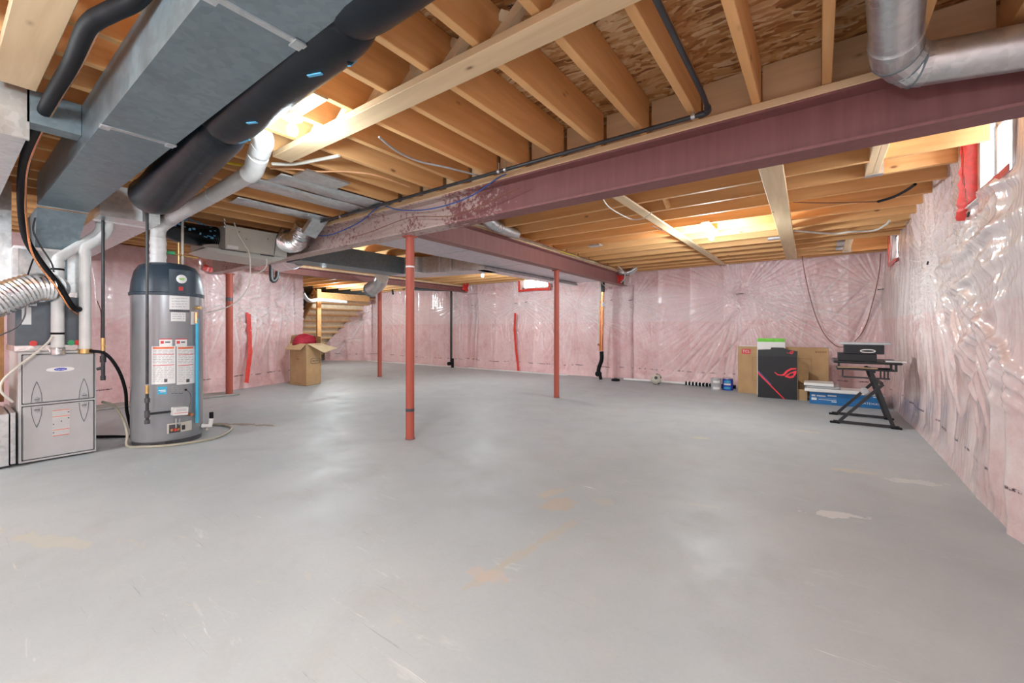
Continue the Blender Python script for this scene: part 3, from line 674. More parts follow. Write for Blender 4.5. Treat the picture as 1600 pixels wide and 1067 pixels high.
MB().tube([(-6.28, 3.10, 2.09), (-6.33, 3.10, 2.09)], .134, 20, False).go('seam_strip', ST, sd, True)
ed = thing('duct_elbow', 'half round galvanised duct elbow below the rusty rear beam', 'duct', (-7.6, 5.7, 2.0))
MB().tube([(-7.0, 5.2, 2.12), (-7.35, 5.40, 2.03), (-7.7, 5.45, 1.92)], [.13, .14, .15], 24).go('elbow', GV, ed, True)
MB().tube([(-7.70, 5.45, 1.92), (-7.76, 5.46, 1.905)], .155, 24, False).go('end_collar', GD, ed, True)
bd = thing('black_duct', 'thick black plastic wrapped round duct with blue seams, beside the dark trunk', 'insulated duct', (-2, .95, 2.0))
MB().tube([(.4, .79, 2.125), (-.4, .79, 2.125), (-1.15, .79, 2.125), (-1.24, .785, 2.13), (-1.33, .81, 2.12), (-1.8, .83, 2.12), (-2.35, .86, 2.12), (-2.46, .865, 2.125), (-2.56, .875, 2.115), (-3.0, .90, 2.09), (-3.45, .92, 2.05), (-3.8, .93, 2.03), (-4.02, .935, 2.06), (-4.15, .94, 2.12)],
          [.118, .118, .118, .098, .118, .120, .122, .106, .125, .130, .138, .140, .13, .10], 28, sub=5).go('wrap', M['black_wrap'], bd, True)
def surf_strip(pts, wd, name, mat, par, n=(0, 0, -1)): return tape(pts, wd, n, mat, par, name, len(name), .002)
surf_strip([(-.2, .906, 2.10), (-1.12, .906, 2.10)], .018, 'blue_seam', M['blue_print'], bd, (0, 1, 0))
surf_strip([(-1.42, .932, 2.10), (-2.30, .975, 2.10)], .018, 'blue_seam', M['blue_print'], bd, (0, 1, 0))
surf_strip([(-2.62, .998, 2.09), (-3.3, 1.045, 2.05)], .026, 'blue_seam', M['blue_print'], bd, (0, 1, 0))
for (a, b) in (((-1.40, .925, 2.07), (-1.36, .87, 2.005)), ((-1.47, .83, 1.998), (-1.53, .81, 2.0)), ((-2.05, .85, 1.996), (-2.10, .83, 1.998)), ((-2.9, .90, 1.97), (-2.97, .89, 1.968)), ((-3.4, .92, 1.92), (-3.46, .91, 1.915)), ((-2.3, .92, 2.01), (-2.37, .90, 2.005))):
    MB().bar(a, b, .012, .004).go('blue_dash', M['blue_print'], bd)
# round metal duct over the main girder, upper right
ov = thing('round_duct', 'shiny round galvanised pipe duct with a segmented elbow hanging beside the main beam', 'duct', (.3, 2.6, 2.3))
A1 = P(1399, 62, z=2.215); A0 = P(1402, -120, z=2.25); B1 = P(1447, 100, y=2.455); B2 = P(1640, 67, y=2.47)
C1 = Vector((A1.x+.01, 2.36, 2.20))
MB().tube([A0, A1], .082, 28, False).go('pipe_length', GV, ov, True)
MB().tube([A1.lerp(A0, .03), A1.lerp(A0, -.03)], .087, 28, False).go('pipe_collar', GV, ov, True)
dA = (A1-A0).normalized(); dB = (B2-B1).normalized(); K = [A1, A1+dA*.10+Vector((.004, 0, 0)), A1+dA*.17+dB*.035, B1-dB*.035+Vector((0, -.006, 0)), B1]
MB().tube(K, .086, 26, False).go('elbow', GV, ov, False)
for p_, d_ in ((K[1], dA+dB*.3), (K[2], dA+dB), (K[3], dA*.3+dB)): d_ = d_.normalized(); MB().tube([p_-d_*.003, p_+d_*.003], .0885, 26, False).go('seam', GD, ov, True)
MB().tube([B1, B2+dB*.3], .083, 28, False).go('pipe_length', GV, ov, True)
pn = thing('joist_panning', 'crumpled galvanised sheet nailed under the joists above the furnace corner', 'sheet metal')
def pan(x0, x1, y0, y1, seed):
    rn = random.Random(seed); v = []; f = []; nx_, ny_ = 8, 10
    for i in range(nx_):
        for j in range(ny_):
            v.append((x0+(x1-x0)*i/(nx_-1), y0+(y1-y0)*j/(ny_-1), CT-.002-.012*math.sin(i/(nx_-1)*3.14)-rn.uniform(0, .006)))
    for i in range(nx_-1):
        for j in range(ny_-1): q = i*ny_+j; f.append((q, q+1, q+ny_+1, q+ny_))
    o = mk('sheet', v, f, GV, pn, True); m_ = o.modifiers.new('t', 'SOLIDIFY'); m_.thickness = .001
pan(-3.88, -3.60, 1.45, 2.56, 1); pan(-3.58, -3.32, 1.55, 2.56, 2); pan(-4.50, -4.24, 1.6, 2.5, 3)
MB().box((-3.29, 1.62, CT-.02), (-3.08, 1.98, CT-.004)).go('access_plate', GV, pn)
# ---------------------------------------------------------------- heat recovery box
hr = thing('ventilator_box', 'beige metal ventilation box hung from the joists by chains, left of the rear bulb', 'ventilation unit', (-5.5, 2.2, 1.9))
MB().box((-5.80, 1.845, 1.935), (-5.21, 2.50, CT-.06), .004).go('housing', M['beige_metal'], hr)
MB().box((-5.78, 1.70, 1.955), (-5.40, 1.845, 2.12)).go('side_box', M['beige_metal'], hr)
MB().hexa([(-5.72, 1.80, 1.88), (-5.3, 1.80, 1.90), (-5.3, 2.40, 1.88), (-5.72, 2.40, 1.86)], [(-5.80, 1.68, 1.93), (-5.21, 1.68, 1.93), (-5.21, 2.5, 1.93), (-5.80, 2.5, 1.93)]).go('drain_tray', M['beige_metal'], hr)
MB().box((-5.213, 1.80, 1.925), (-5.20, 2.05, 1.935)).go('latch', M['steel_dark'], hr); MB().box((-5.213, 2.2, 1.92), (-5.19, 2.34, 1.932)).go('latch', M['steel_dark'], hr)
for (y, z) in ((1.98, 2.15), (2.05, 2.08), (2.28, 2.12), (2.40, 2.13)): MB().lathe([(.006, 0), (.006, .004)], (-5.211, y, z), (1, 0, 0), 8).go('screw', M['steel_dark'], hr)
MB().box((-5.209, 1.86, 1.95), (-5.206, 1.97, 1.985)).go('label_plate', M['white_print'], hr)
for (x, y) in ((-5.22, 1.84), (-5.22, 2.46)):
    m = MB(); k = 0; z = CT
    while z > 2.17:
        m.tube([(x-.006*(k % 2), y-.006*((k+1) % 2), z), (x+.006*(k % 2), y+.006*((k+1) % 2), z-.02)], .004, 5, False); z -= .02; k += 1
    m.go('chain', GV, hr)
ff_ = thing('foil_duct', 'crinkled silver foil hose between the beige ventilation box and a metal boot', 'flexible duct', (-5.1, 2.6, 2))
MB().tube([P(446, 378, x=-5.2), P(456, 380, x=-4.95), P(464, 376, x=-4.8), P(471, 364, x=-4.72), P(477, 352, x=-4.65)], .100, 22, rib=.010, ribl=.022, seed=4).go('hose_wall', FO, ff_, True)
mb_ = MB().bar(P(503, 336, x=-4.35), P(482, 366, x=-4.55), .15, .07, (0, .2, 1)); tag(mb_.go('metal_boot', GV), 'flat grey metal boot slanting down into the crinkled foil hose', 'duct')
b2d = thing('black_duct', 'short black wrapped duct with dense blue print, left of the beige box', 'insulated duct', (-5.4, 1.6, 2.1))
MB().tube([(-5.05, 1.12, 2.16), (-5.2, 1.3, 2.10), (-5.35, 1.5, 2.07), (-5.45, 1.7, 2.09), (-5.47, 1.84, 2.10)], .115, 22).go('wrap', M['black_wrap'], b2d, True)
rn = random.Random(5)
for k in range(46):
    t_ = rn.uniform(0, 1); a_ = rn.uniform(-.5, 1.2); c_ = Vector((-5.12-.34*t_, 1.22+.55*t_, 2.13-.05*t_)); rr = .117; e_ = Vector((.85, .52, 0))
    p = c_+(e_*math.cos(a_)+Vector((0, 0, math.sin(a_))))*rr
    MB().bar(p, p+Vector((-.02, .035, 0))*rn.uniform(.3, 1.1), .006, rn.uniform(.008, .024), tuple(Vector((0, 0, 1))*math.cos(a_)-e_*math.sin(a_))).go('print_mark', M['blue_print'], b2d)
MB().tube([(-5.46, 1.77, 2.09), (-5.46, 1.845, 2.09)], .10, 20, False, rib=.008, ribl=.02).go('foil_collar', FO, b2d, True)

# ---------------------------------------------------------------- furnace
fu_ = thing('furnace', 'light grey metal furnace cabinet with two panels and a blue oval badge', 'furnace', (-5.4, .59, 0))
X0 = -5.035; FG = M['furnace_grey']
MB().box((-5.75, .368, .012), (X0, .805, .885), .004).go('cabinet', M['furnace_trim'], fu_)
def panel(name, y0, y1, z0, z1):
    MB().box((X0-.002, y0, z0), (X0+.016, y1, z1), .006).go(name, FG, fu_)
    MB().box((X0-.002, y0-.006, z0-.006), (X0+.004, y1+.006, z1+.006)).go('gasket', M['print_black'], fu_)
panel('upper_door', .390, .788, .478, .860); panel('lower_door', .390, .788, .035, .452)
XF = X0+.0165
def groove(pts, w_=.0035, mat='print_grey', nm='recess_line'):
    m = MB()
    for a, b in zip(pts, pts[1:]): m.bar((XF, a[0], a[1]), (XF, b[0], b[1]), .003, w_, (1, 0, 0))
    m.go(nm, M[mat], fu_)
for (yc, s) in ((.462, 1), (.728, 1), (.462, -1), (.728, -1)):
    zb = .482 if s > 0 else .448; L = .165
    h_ = .029
    groove([(yc-h_, zb), (yc-h_*.86, zb+s*L*.4), (yc-h_*.45, zb+s*L*.75), (yc, zb+s*L)], mat='steel_dark'); groove([(yc+h_, zb), (yc+h_*.86, zb+s*L*.4), (yc+h_*.45, zb+s*L*.75), (yc, zb+s*L)], mat='steel_dark')
    k = MB().lathe([(.021, 0), (.021, .006), (.017, .009)], (XF, yc, zb+s*.024), (1, 0, 0), 20, .72); q = k.go('door_knob', M['print_grey'], fu_, True)
    MB().bar((XF+.010, yc-.014, zb+s*.024), (XF+.010, yc+.014, zb+s*.024), .004, .005).go('slot', M['steel_dark'], q)
def oval(cy, cz, ry, rz_, x, th, pw=1.0, n=32):
    pts = []
    for i in range(n):
        a = 2*math.pi*i/n; c = math.cos(a); s = math.sin(a); pts.append((x, cy+ry*math.copysign(abs(c)**pw, c), cz+rz_*math.copysign(abs(s)**(1/pw if pw != 1 else 1), s)))
    return MB().prism(pts, (th, 0, 0))
oval(.592, .735, .080, .020, XF, .003, 1.35).go('badge', M['trim_white'], fu_)
oval(.592, .736, .037, .0115, XF+.003, .003).go('badge_oval', M['ink_blue'], fu_)
text('Carrier', .018, M['white_print'], fu_, (XF+.0065, .592, .736), (math.pi/2, 0, math.pi/2))
st = MB().box((XF, .548, .195), (XF+.001, .644, .405)).go('warning_sticker', M['furnace_trim'], fu_)
for z in (.402, .352, .243, .197): MB().box((XF+.001, .549, z-.003), (XF+.0015, .643, z+.002)).go('red_rule', M['print_orange'], st)
rn = random.Random(9)
for i in range(22):
    z = .390-.0088*i
    if any(abs(z-q) < .006 for q in (.402, .352, .243)): continue
    m = MB(); y = .552
    while y < .635: l = rn.uniform(.004, .016); m.box((XF+.001, y, z-.0012), (XF+.0014, min(y+l, .64), z+.0012)); y += l+.003
    m.go('fine_print', M['print_grey'], st)
for (y, z) in ((.637, .38), (.637, .33), (.553, .292), (.553, .222), (.597, .31)): MB().box((XF+.001, y-.004, z-.004), (XF+.0016, y+.004, z+.004)).go('symbol', M['steel_dark'], st)
co = thing('coil_box', 'dark blue-grey metal coil box on top of the furnace with silver taped seams', 'coil cabinet', (-5.4, .56, .89))
MB().box((-5.72, .355, .93), (-5.09, .765, 1.335), .003).go('casing', M['coil_grey'], co)
MB().box((-5.73, .350, .886), (-5.075, .772, .935), .003).go('tape_band', FO, co)
MB().box((-5.73, .350, 1.33), (-5.082, .772, 1.375), .003).go('tape_band', FO, co)
MB().box((-5.089, .39, 1.10), (-5.087, .44, 1.24)).box((-5.089, .39, 1.25), (-5.087, .47, 1.30)).go('paper_label', M['white_print'], co)
MB().box((-5.089, .60, .935), (-5.08, .61, 1.33)).go('seam', M['print_black'], co)
for y in (.45, .66, .70): MB().lathe([(.022, 0), (.022, .012)], (-5.085, y, .95), (1, 0, 0), 14).go('port_cap', M['red_tape' if y != .66 else 'green'], co)
pl = thing('plenum', 'bright galvanised supply plenum above the dark coil box', 'duct', (-5.4, .56, 1.38))
MB().box((-5.71, .36, 1.376), (-5.10, .765, 1.70)).go('plenum_body', GV, pl)
MB().box((-5.72, .35, 1.70), (-5.085, .775, 1.722)).go('top_flange', ST, pl)
MB().box((-5.13, .342, 1.40), (-5.085, .372, 1.70)).go('corner_strip', GV, pl)
MB().box((-5.099, .56, 1.40), (-5.093, .64, 1.66)).go('cover_plate', GD, pl)
MB().box((-5.7, .28, 1.3), (-5.3, .352, CT)).go('rear_riser', GV, pl)
rb = thing('return_boot', 'galvanised return air boot standing on the floor left of the furnace', 'duct', (-5.2, 0, 0))
MB().box((-5.6, -.35, .02), (-5.0, .318, .415)).go('boot_body', GV, rb)
MB().box((-5.6, .326, .03), (-4.985, .352, .425), .003).go('corner_flange', GV, rb)
MB().box((-4.999, .25, .10), (-4.994, .262, .38)).go('rib', GD, rb)
st2 = MB().box((-5.92, .30, .42), (-5.84, .345, 2.25)); tag(st2.go('wall_stud', M['dark_wood']), 'dark wooden stud standing behind the left side of the furnace', 'stud')
tag(MB().box((-5.65, .02, .43), (-5.1, .20, .70), .004).go('cardboard_sheet', M['cardboard']), 'brown cardboard piece on the return boot left of the furnace', 'cardboard')
fx = thing('foil_duct', 'large ribbed silver flexible duct bending in from the left edge to the coil box', 'flexible duct', (-5, .3, 1.3))
MB().tube([(-5.0, .52, 1.40), (-4.97, .44, 1.385), (-4.94, .34, 1.33), (-4.91, .22, 1.25), (-4.88, .05, 1.19), (-4.86, -.2, 1.17), (-4.86, -.5, 1.18)], .112, 26, rib=.004, ribl=.024, seed=2).go('hose_wall', FO, fx, True)
MB().tube([(-5.09, .55, 1.40), (-5.0, .515, 1.405)], .112, 26, False).go('takeoff_collar', GV, fx, True)
# furnace pipes
XP = -5.03; PV = M['pvc']
def q(px_, py_, x=XP): return P(px_, py_, x=x)
p1 = thing('plastic_pipe', 'left white vent pipe on the furnace top, held by two black straps', 'pipe', (-5, .6, .89))
x1 = -5.02
MB().tube([q(90, 548, x1), q(90, 412, x1)], .039, 18, False).go('riser', PV, p1, True)
MB().tube([q(90, 414, x1), q(91, 405, x1), q(97, 400, x1), q(128, 381, x1-.05), q(150, 367, x1-.1), q(157, 357, x1-.1), q(158, 345, x1-.1)], .036, 18, sub=4).go('offset', PV, p1, True)
MB().tube([q(158, 350, x1-.1), q(158, 318, x1-.1), q(158, 285, x1-.1)], .036, 18, False).go('riser', PV, p1, True)
MB().tube([q(90, 416, x1), q(90, 408, x1)], .043, 18, False).go('coupling', PV, p1, True)
for y_ in (421, 521): MB().tube([q(90, y_-1.6, x1), q(90, y_+1.6, x1)], .0405, 18, False).go('strap', M['rubber'], p1, True)
MB().tube([q(90, 554, x1), q(90, 543, x1)], .045, 18, False, rib=.003, ribl=.01).go('foil_sleeve', FO, p1, True)
p2 = thing('plastic_pipe', 'right white vent pipe on the furnace top, beside the black gas pipe', 'pipe', (-5, .75, .89))
MB().tube([q(133, 552), q(133, 392)], .038, 18, False).go('riser', PV, p2, True)
MB().tube([q(133, 396), q(134, 388), q(140, 383), q(156, 374), q(164, 366), q(169, 357), q(169, 348)], .037, 18, sub=4).go('offset', PV, p2, True)
MB().tube([q(169, 351), q(169, 322)], .037, 18, False).go('riser', PV, p2, True)
MB().tube([q(133, 398), q(133, 391)], .042, 18, False).go('coupling', PV, p2, True)
MB().tube([q(133, 552), q(133, 545)], .044, 18, False).go('rubber_boot', M['brass'], p2, True)
g1 = thing('gas_pipe', 'thin black gas pipe with a brass valve hanging between furnace and water heater', 'pipe', (-4.95, .85, .6)); xg = -4.98
MB().tube([q(161, 300, xg), q(161, 530, xg)], .0115, 12, False).go('riser', M['black_pipe'], g1, True)
MB().tube([q(161, 528, xg), q(161, 548, xg)], .015, 12, False).go('gas_valve', M['brass'], g1, True)
MB().bar(q(161, 538, xg)+Vector((.02, -.02, 0)), q(163, 542, xg)+Vector((.02, .02, 0)), .012, .008).go('valve_handle', M['brass'], g1)
MB().tube([q(161, 547, xg), q(161, 592, xg)], .014, 12, False).go('drip_leg', M['black_pipe'], g1, True)
MB().tube([q(161, 556, xg), q(161, 566, xg)], .021, 12, False).go('tee', M['black_pipe'], g1, True)
MB().tube([q(161, 574, xg), (-5.0, .805, .72)], .012, 10, False).go('branch', M['black_pipe'], g1, True)
MB().tube([q(161, 587, xg), q(161, 594, xg)], .018, 12, False).go('end_cap', M['black_pipe'], g1, True)
# refrigerant lines
hs = thing('refrigerant_line', 'thick black insulated hose with a bare copper tube hanging in front of the furnace', 'hose', (-4, .4, 2))
pth = [P(245, -40, z=2.22), P(210, 0, z=2.21), P(170, 20, z=2.20), P(138, 42, z=2.19), P(112, 100, z=2.19), P(80, 155, z=2.18), P(48, 220, x=-3.7), P(36, 270, x=-4.3), P(33, 320, x=-4.75), P(40, 370, x=-4.9), P(60, 405, x=-4.92), P(92, 447, x=-4.92), P(112, 478, x=-4.92), P(128, 484, x=-5.05)]
MB().tube(pth, [.030]*6+[.026]*2+[.022]*6, 14).go('insulation_sleeve', M['rubber'], hs, True)
pth2 = [p+Vector((.05, 0.02, -.015)) for p in pth[3:7]]+[P(44, 260, x=-4.1), P(40, 300, x=-4.55), P(42, 350, x=-4.8), P(52, 400, x=-4.86), P(85, 445, x=-4.88), P(108, 480, x=-4.90), P(122, 492, x=-5.05)]
MB().tube(pth2, .0065, 8).go('copper_tube', M['copper'], hs, True)
MB().tube([P(121, 490, x=-5.05), P(124, 493, x=-5.08)], .010, 8, False).go('fitting', M['brass'], hs, True)

# ---------------------------------------------------------------- water heater
HX, HY_, HR = -5.055, 1.305, .272
wh = thing('water_heater', 'tall grey cylindrical gas water heater with a dark blue top cover', 'water heater', (HX, HY_, 0))
MB().lathe([(HR-.004, .045), (HR, .055), (HR, 1.383)], (HX, HY_, 0), n=64).go('tank', M['heater_grey'], wh, True)
MB().lathe([(HR-.012, .0), (HR-.012, .05)], (HX, HY_, 0), n=48).go('base_ring', M['steel_dark'], wh, True)
MB().lathe([(HR+.012, 1.375), (HR+.014, 1.40), (HR+.004, 1.405), (HR-.004, 1.50), (HR-.025, 1.60), (HR-.06, 1.66), (HR-.12, 1.685), (.02, 1.69)], (HX, HY_, 0), n=64).go('top_cover', M['shroud_blue'], wh, True)
def cyl(px_, py_, r=HR):
    a, b, c = ray(px_, py_); A = a*a+b*b; B = -2*(a*HX+b*HY_); C = HX*HX+HY_*HY_-r*r; D = max(0, B*B-4*A*C); t = (-B-math.sqrt(D))/(2*A)
    return math.atan2(b*t-HY_, a*t-HX), EYE+c*t
def patch(x0, y0, x1, y1, r, name, mat, par=wh, th=.0015, n=10):
    xm = (x0+x1)/2; ym = (y0+y1)/2; t0 = cyl(x0, ym, r)[0]; t1 = cyl(x1, ym, r)[0]; z1 = cyl(xm, y0, r)[1]; z0 = cyl(xm, y1, r)[1]
    v = []; f = []
    for i in range(n+1):
        t = t0+(t1-t0)*i/n
        for (rr, z) in ((r+.0005, z0), (r+.0005, z1), (r+th, z1), (r+th, z0)): v.append((HX+rr*math.cos(t), HY_+rr*math.sin(t), z))
    for i in range(n):
        for k in range(4): f.append((i*4+k, i*4+4+k, i*4+4+(k+1) % 4, i*4+(k+1) % 4))
    f += [(0, 1, 2, 3), (n*4+3, n*4+2, n*4+1, n*4)]
    o = mk(name, v, f, mat, par); sharp(o); return o
WP, PG = M['white_print'], M['print_grey']
patch(264, 422, 303, 462, HR+.002, 'front_hatch', M['shroud_blue'], th=.012)
def cylpt(px_, py_, r): t, z = cyl(px_, py_, r); return Vector((HX+r*math.cos(t), HY_+r*math.sin(t), z)), Vector((math.cos(t), math.sin(t), 0))
c_, n_ = cylpt(283.5, 436, HR+.014)
bg_ = MB().lathe([(.040, -.01), (.040, .008), (.034, .012)], c_, n_, 28).go('round_badge', M['trim_white'], wh, True)
MB().bar(c_+n_*.013+Vector((0, 0, .004))-n_.cross(Vector((0, 0, 1)))*.02, c_+n_*.013+n_.cross(Vector((0, 0, 1)))*.022, .012, .004, n_).go('green_leaf', M['green_badge'], bg_)
MB().bar(c_+n_*.013+Vector((0, 0, -.010))-n_.cross(Vector((0, 0, 1)))*.018, c_+n_*.013+Vector((0, 0, -.008))+n_.cross(Vector((0, 0, 1)))*.018, .007, .004, n_).go('green_leaf', M['green_badge'], bg_)
patch(279, 448, 286, 454, HR+.012, 'red_badge', M['print_red'], th=.003)
def lines(x0, y0, x1, y1, step, r, par, mat=PG, seed=0, hgt=.8):
    rn = random.Random(seed); y = y0
    while y < y1:
        x = x0
        while x < x1:
            l = rn.uniform(3, 9); patch(x, y, min(x+l, x1), y+hgt, r, 'print_line', mat, par, .001, 3); x += l+rn.uniform(1, 2.2)
        y += step
s1 = patch(264.5, 462, 296, 484, HR+.001, 'paper_label', WP); lines(268, 466, 292, 481, 4.2, HR+.0022, s1, seed=1)
patch(265, 483.5, 296, 487.5, HR+.001, 'black_strip', M['steel_dark'])
s2 = patch(267, 488, 290, 502, HR+.001, 'paper_label', WP); lines(269, 490.5, 288, 500, 3.4, HR+.0022, s2, seed=2)
patch(298, 487, 306, 507, HR+.001, 'paper_label', WP)
for (a, b) in ((249, 269), (274, 292)):
    s = patch(a, 529, b, 541, HR+.001, 'brand_label', WP); patch(a, 529, b, 530.4, HR+.002, 'red_rule', M['print_red'], s); patch(a+2, 532.5, a+7, 537, HR+.002, 'red_disc', M['print_red'], s); patch(a+9, 533.5, b-3, 535.5, HR+.002, 'print_line', M['steel_dark'], s)
for i, (a, b) in enumerate(((237, 274), (276, 304))):
    s = patch(a, 541, b, 600, HR+.001, 'warning_sheet', WP); patch(a+2, 542, b-2, 545, HR+.0022, 'orange_header', M['print_orange'], s)
    for y_ in (553.5, 570): patch(a+2, y_, b-2, y_+1, HR+.0022, 'red_rule', M['print_red'], s)
    lines(a+2, 547, b-2, 553, 2.5, HR+.0022, s, seed=10+i, hgt=.7); lines(a+2, 556, b-2, 568, 2.6, HR+.0022, s, seed=12+i, hgt=.7)
    lines(a+2, 573, (a+b)/2-1, 598, 2.8, HR+.0022, s, seed=14+i, hgt=.7); lines((a+b)/2+1, 573, b-2, 590, 2.8, HR+.0022, s, seed=16+i, hgt=.7)
    patch((a+b)/2+1, 592, (a+b)/2+6, 597, HR+.0022, 'symbol', M['steel_dark'], s)
s = patch(246, 604, 261, 616, HR+.001, 'blue_label', M['sky_blue']); patch(248, 609, 259, 610.5, HR+.0022, 'print_line', WP, s); patch(250, 611.5, 259, 612.5, HR+.0022, 'print_line', WP, s)
lines(268, 603, 286, 614, 3, HR+.001, wh, M['print_grey'], 31); lines(268, 614, 286, 616, 3, HR+.001, wh, M['steel_dark'], 32)
# gas control, piping and burner door
c_, n_ = cylpt(278.5, 642, HR); tn = n_.cross(Vector((0, 0, 1))).normalized()
gv_ = MB().bar(c_+n_*.035-tn*.055, c_+n_*.035+tn*.055+Vector((0, 0, .008)), .07, .07, (0, 0, 1)).go('gas_control', M['white_plastic'], wh)
MB().bar(c_+n_*.071-tn*.05+Vector((0, 0, -.012)), c_+n_*.071+tn*.05+Vector((0, 0, -.006)), .003, .004).go('red_rule', M['print_red'], gv_)
for k in range(4): MB().bar(c_+n_*.071-tn*.045+Vector((0, 0, .006+.006*k)), c_+n_*.071+tn*.035+Vector((0, 0, .010+.006*k)), .002, .002).go('print_line', PG, gv_)
c2_, n2_ = cylpt(294, 647, HR); MB().tube([c2_, c2_+n2_*.05], .016, 12, False).go('knob', M['copper'], wh, True)
MB().tube([cylpt(291, 609, HR+.004)[0], cylpt(297, 615, HR+.03)[0], cylpt(298, 628, HR+.035)[0], cylpt(293, 641, HR+.03)[0]], .003, 6).go('sensor_wire', M['steel_dark'], wh, True)
MB().tube([cylpt(290.5, 609, HR-.002)[0], cylpt(290.5, 609, HR+.008)[0]], .010, 10, False).go('grommet', M['rubber'], wh, True)
dr = patch(261, 660, 299, 675, HR+.001, 'burner_door', M['beige_metal'], th=.004); patch(264, 663, 282, 676, HR+.005, 'door_recess', M['steel_dark'], dr, th=.001); patch(284, 664, 289, 671, HR+.005, 'sight_glass', M['print_black'], dr, th=.004)
for (a, b) in ((268, 671), (273, 671), (277, 670)): k_, m_ = cylpt(a, b, HR); MB().tube([k_, k_+m_*.03], .011, 10, False).go('fitting', M['copper'] if a != 273 else M['red_tape'], dr, True)
MB().tube([cylpt(275, 654, HR+.03)[0], cylpt(275, 669, HR+.02)[0]], .005, 8, False).go('pilot_tube', GV, wh, True)
MB().tube([cylpt(281, 654, HR+.03)[0], cylpt(280, 664, HR+.02)[0]], .004, 8, False).go('pilot_tube', GV, wh, True)
for (a, b) in ((236, 249), (258, 270)): patch(a, 693+(0 if a < 250 else -4), b, 697+(0 if a < 250 else -4), HR-.012, 'air_slot', M['print_black'], th=.004)
MB().tube([cylpt(306.5, 488, HR+.02)[0], cylpt(306.5, 505, HR+.025)[0]], .012, 10, False).go('relief_valve', M['copper'], wh, True)
c_, n_ = cylpt(306, 481, HR); MB().tube([c_-n_*.01, c_+n_*.045], .017, 12, False).go('relief_valve', M['brass'], wh, True)
t0 = cylpt(308, 497, HR+.022)[0]; t1 = cylpt(308, 497, HR+.025)[0]; t1.z = .17
MB().tube([t0, t1], .015, 14, False).go('drain_tube', M['sky_blue'], wh, True)
dv = Vector((t1.x-.04, t1.y+.12, .115)); MB().tube([dv+Vector((-.05, -.05, 0)), dv, dv+Vector((0, .01, .07))], .022, 12, False).go('drain_valve', M['white_plastic'], wh, True)
MB().tube([dv+Vector((0, .01, .07)), dv+Vector((0, .01, .13))], .018, 12, False).go('drain_cap', M['rubber'], wh, True)
g2 = thing('gas_pipe', 'thin black gas pipe running down the front of the water heater to its control', 'pipe', (-4.65, 1.1, .3))
gx = P(230, 600, x=-4.68); X_, Y_ = gx.x, gx.y
zz = lambda py_: P(230, py_, x=-4.68).z
MB().tube([(X_, Y_, CT), (X_, Y_, zz(600))], .0115, 12, False).go('riser', M['black_pipe'], g2, True)
MB().tube([(X_, Y_, zz(602)), (X_, Y_, zz(615))], .015, 12, False).go('gas_valve', M['brass'], g2, True)
MB().tube([(X_, Y_, zz(615)), (X_, Y_, zz(660))], .0125, 12, False).go('drip_leg', M['black_pipe'], g2, True)
for (a, b) in ((622, 629), (642, 652), (656, 662)): MB().tube([(X_, Y_, zz(a)), (X_, Y_, zz(b))], .020, 12, False).go('fitting', M['steel_dark'], g2, True)
MB().tube([(X_, Y_, zz(647)), cylpt(266, 643, HR+.035)[0]], .011, 12, False).go('branch', M['black_pipe'], g2, True)
vp = thing('plastic_pipe', 'fat grey-white exhaust pipe rising from the water heater and slanting up to the lit joists', 'pipe', (-5, 1.22, 1.69))
V0 = P(247, 412, x=-5.02); V0.z = 1.685; V1 = P(247, 372, x=-5.02)
MB().tube([V0, V1], .062, 20, False, rib=.003, ribl=.06, seed=3).go('rubber_coupling', M['trim_white'], vp, True)
E1 = P(248, 362, x=-5.0); E2 = P(262, 344, x=-4.8); E3 = P(392, 271, y=1.26)
MB().tube([V1, P(247, 366, x=-5.02), P(249, 357, x=-5.0), P(257, 349, x=-4.93), P(268, 342, x=-4.8)], .058, 20, sub=4).go('elbow', M['pvc'], vp, True)
MB().tube([P(262, 345, x=-4.87), E3], .055, 20, False).go('long_run', M['pvc_grey'], vp, True)
U0 = P(396, 266, y=1.26); U1 = P(412, 218, y=1.20)
MB().tube([E3+(E3-P(262, 345, x=-4.87)).normalized()*-.03, U0, U0.lerp(U1, .3)], .060, 20, sub=4).go('elbow', M['pvc'], vp, True)
MB().tube([U0, U1], .056, 20, False).go('riser', M['pvc'], vp, True)
for k in (.28, .62): a_ = U0.lerp(U1, k); MB().tube([a_, U0.lerp(U1, k+.22)], .062, 20, False).go('coupling', M['pvc'], vp, True)
MB().tube([U0.lerp(U1, .75), U1, U1+Vector((-.02, -.03, .08)), U1+Vector((-.10, -.08, .14))], .060, 20, sub=4).go('elbow', M['pvc'], vp, True)
for k in (.08, .28, .62): a_ = P(262, 345, x=-4.87).lerp(E3, k); MB().tube([a_, a_+(E3-a_).normalized()*.012], .0575, 20, False).go('hanger_strap', GV, vp, True)
# water lines behind the heater
for i, (xa, mt, lb) in enumerate(((285, 'cable_white', 'pale water pipe standing behind the heater top, right of the green valve'), (279, 'brass', 'short brass water pipe with a green valve handle behind the heater top'))):
    w_ = thing('water_pipe', lb, 'pipe', (-5.2, 1.4, 1.68)); a_ = P(xa, 412, x=-5.1)
    MB().tube([(a_.x, a_.y, 1.66), (a_.x, a_.y, 2.25 if i == 0 else 1.92)], .011, 10, False).go('riser', M[mt], w_, True)
    if i: MB().tube([(a_.x, a_.y-.06, 1.80), (a_.x, a_.y+.16, 1.79)], .012, 10, False).go('cross_pipe', M['brass'], w_, True); MB().box((a_.x-.01, a_.y-.10, 1.79), (a_.x+.02, a_.y-.03, 1.825), .006).go('valve_handle', M['green'], w_)
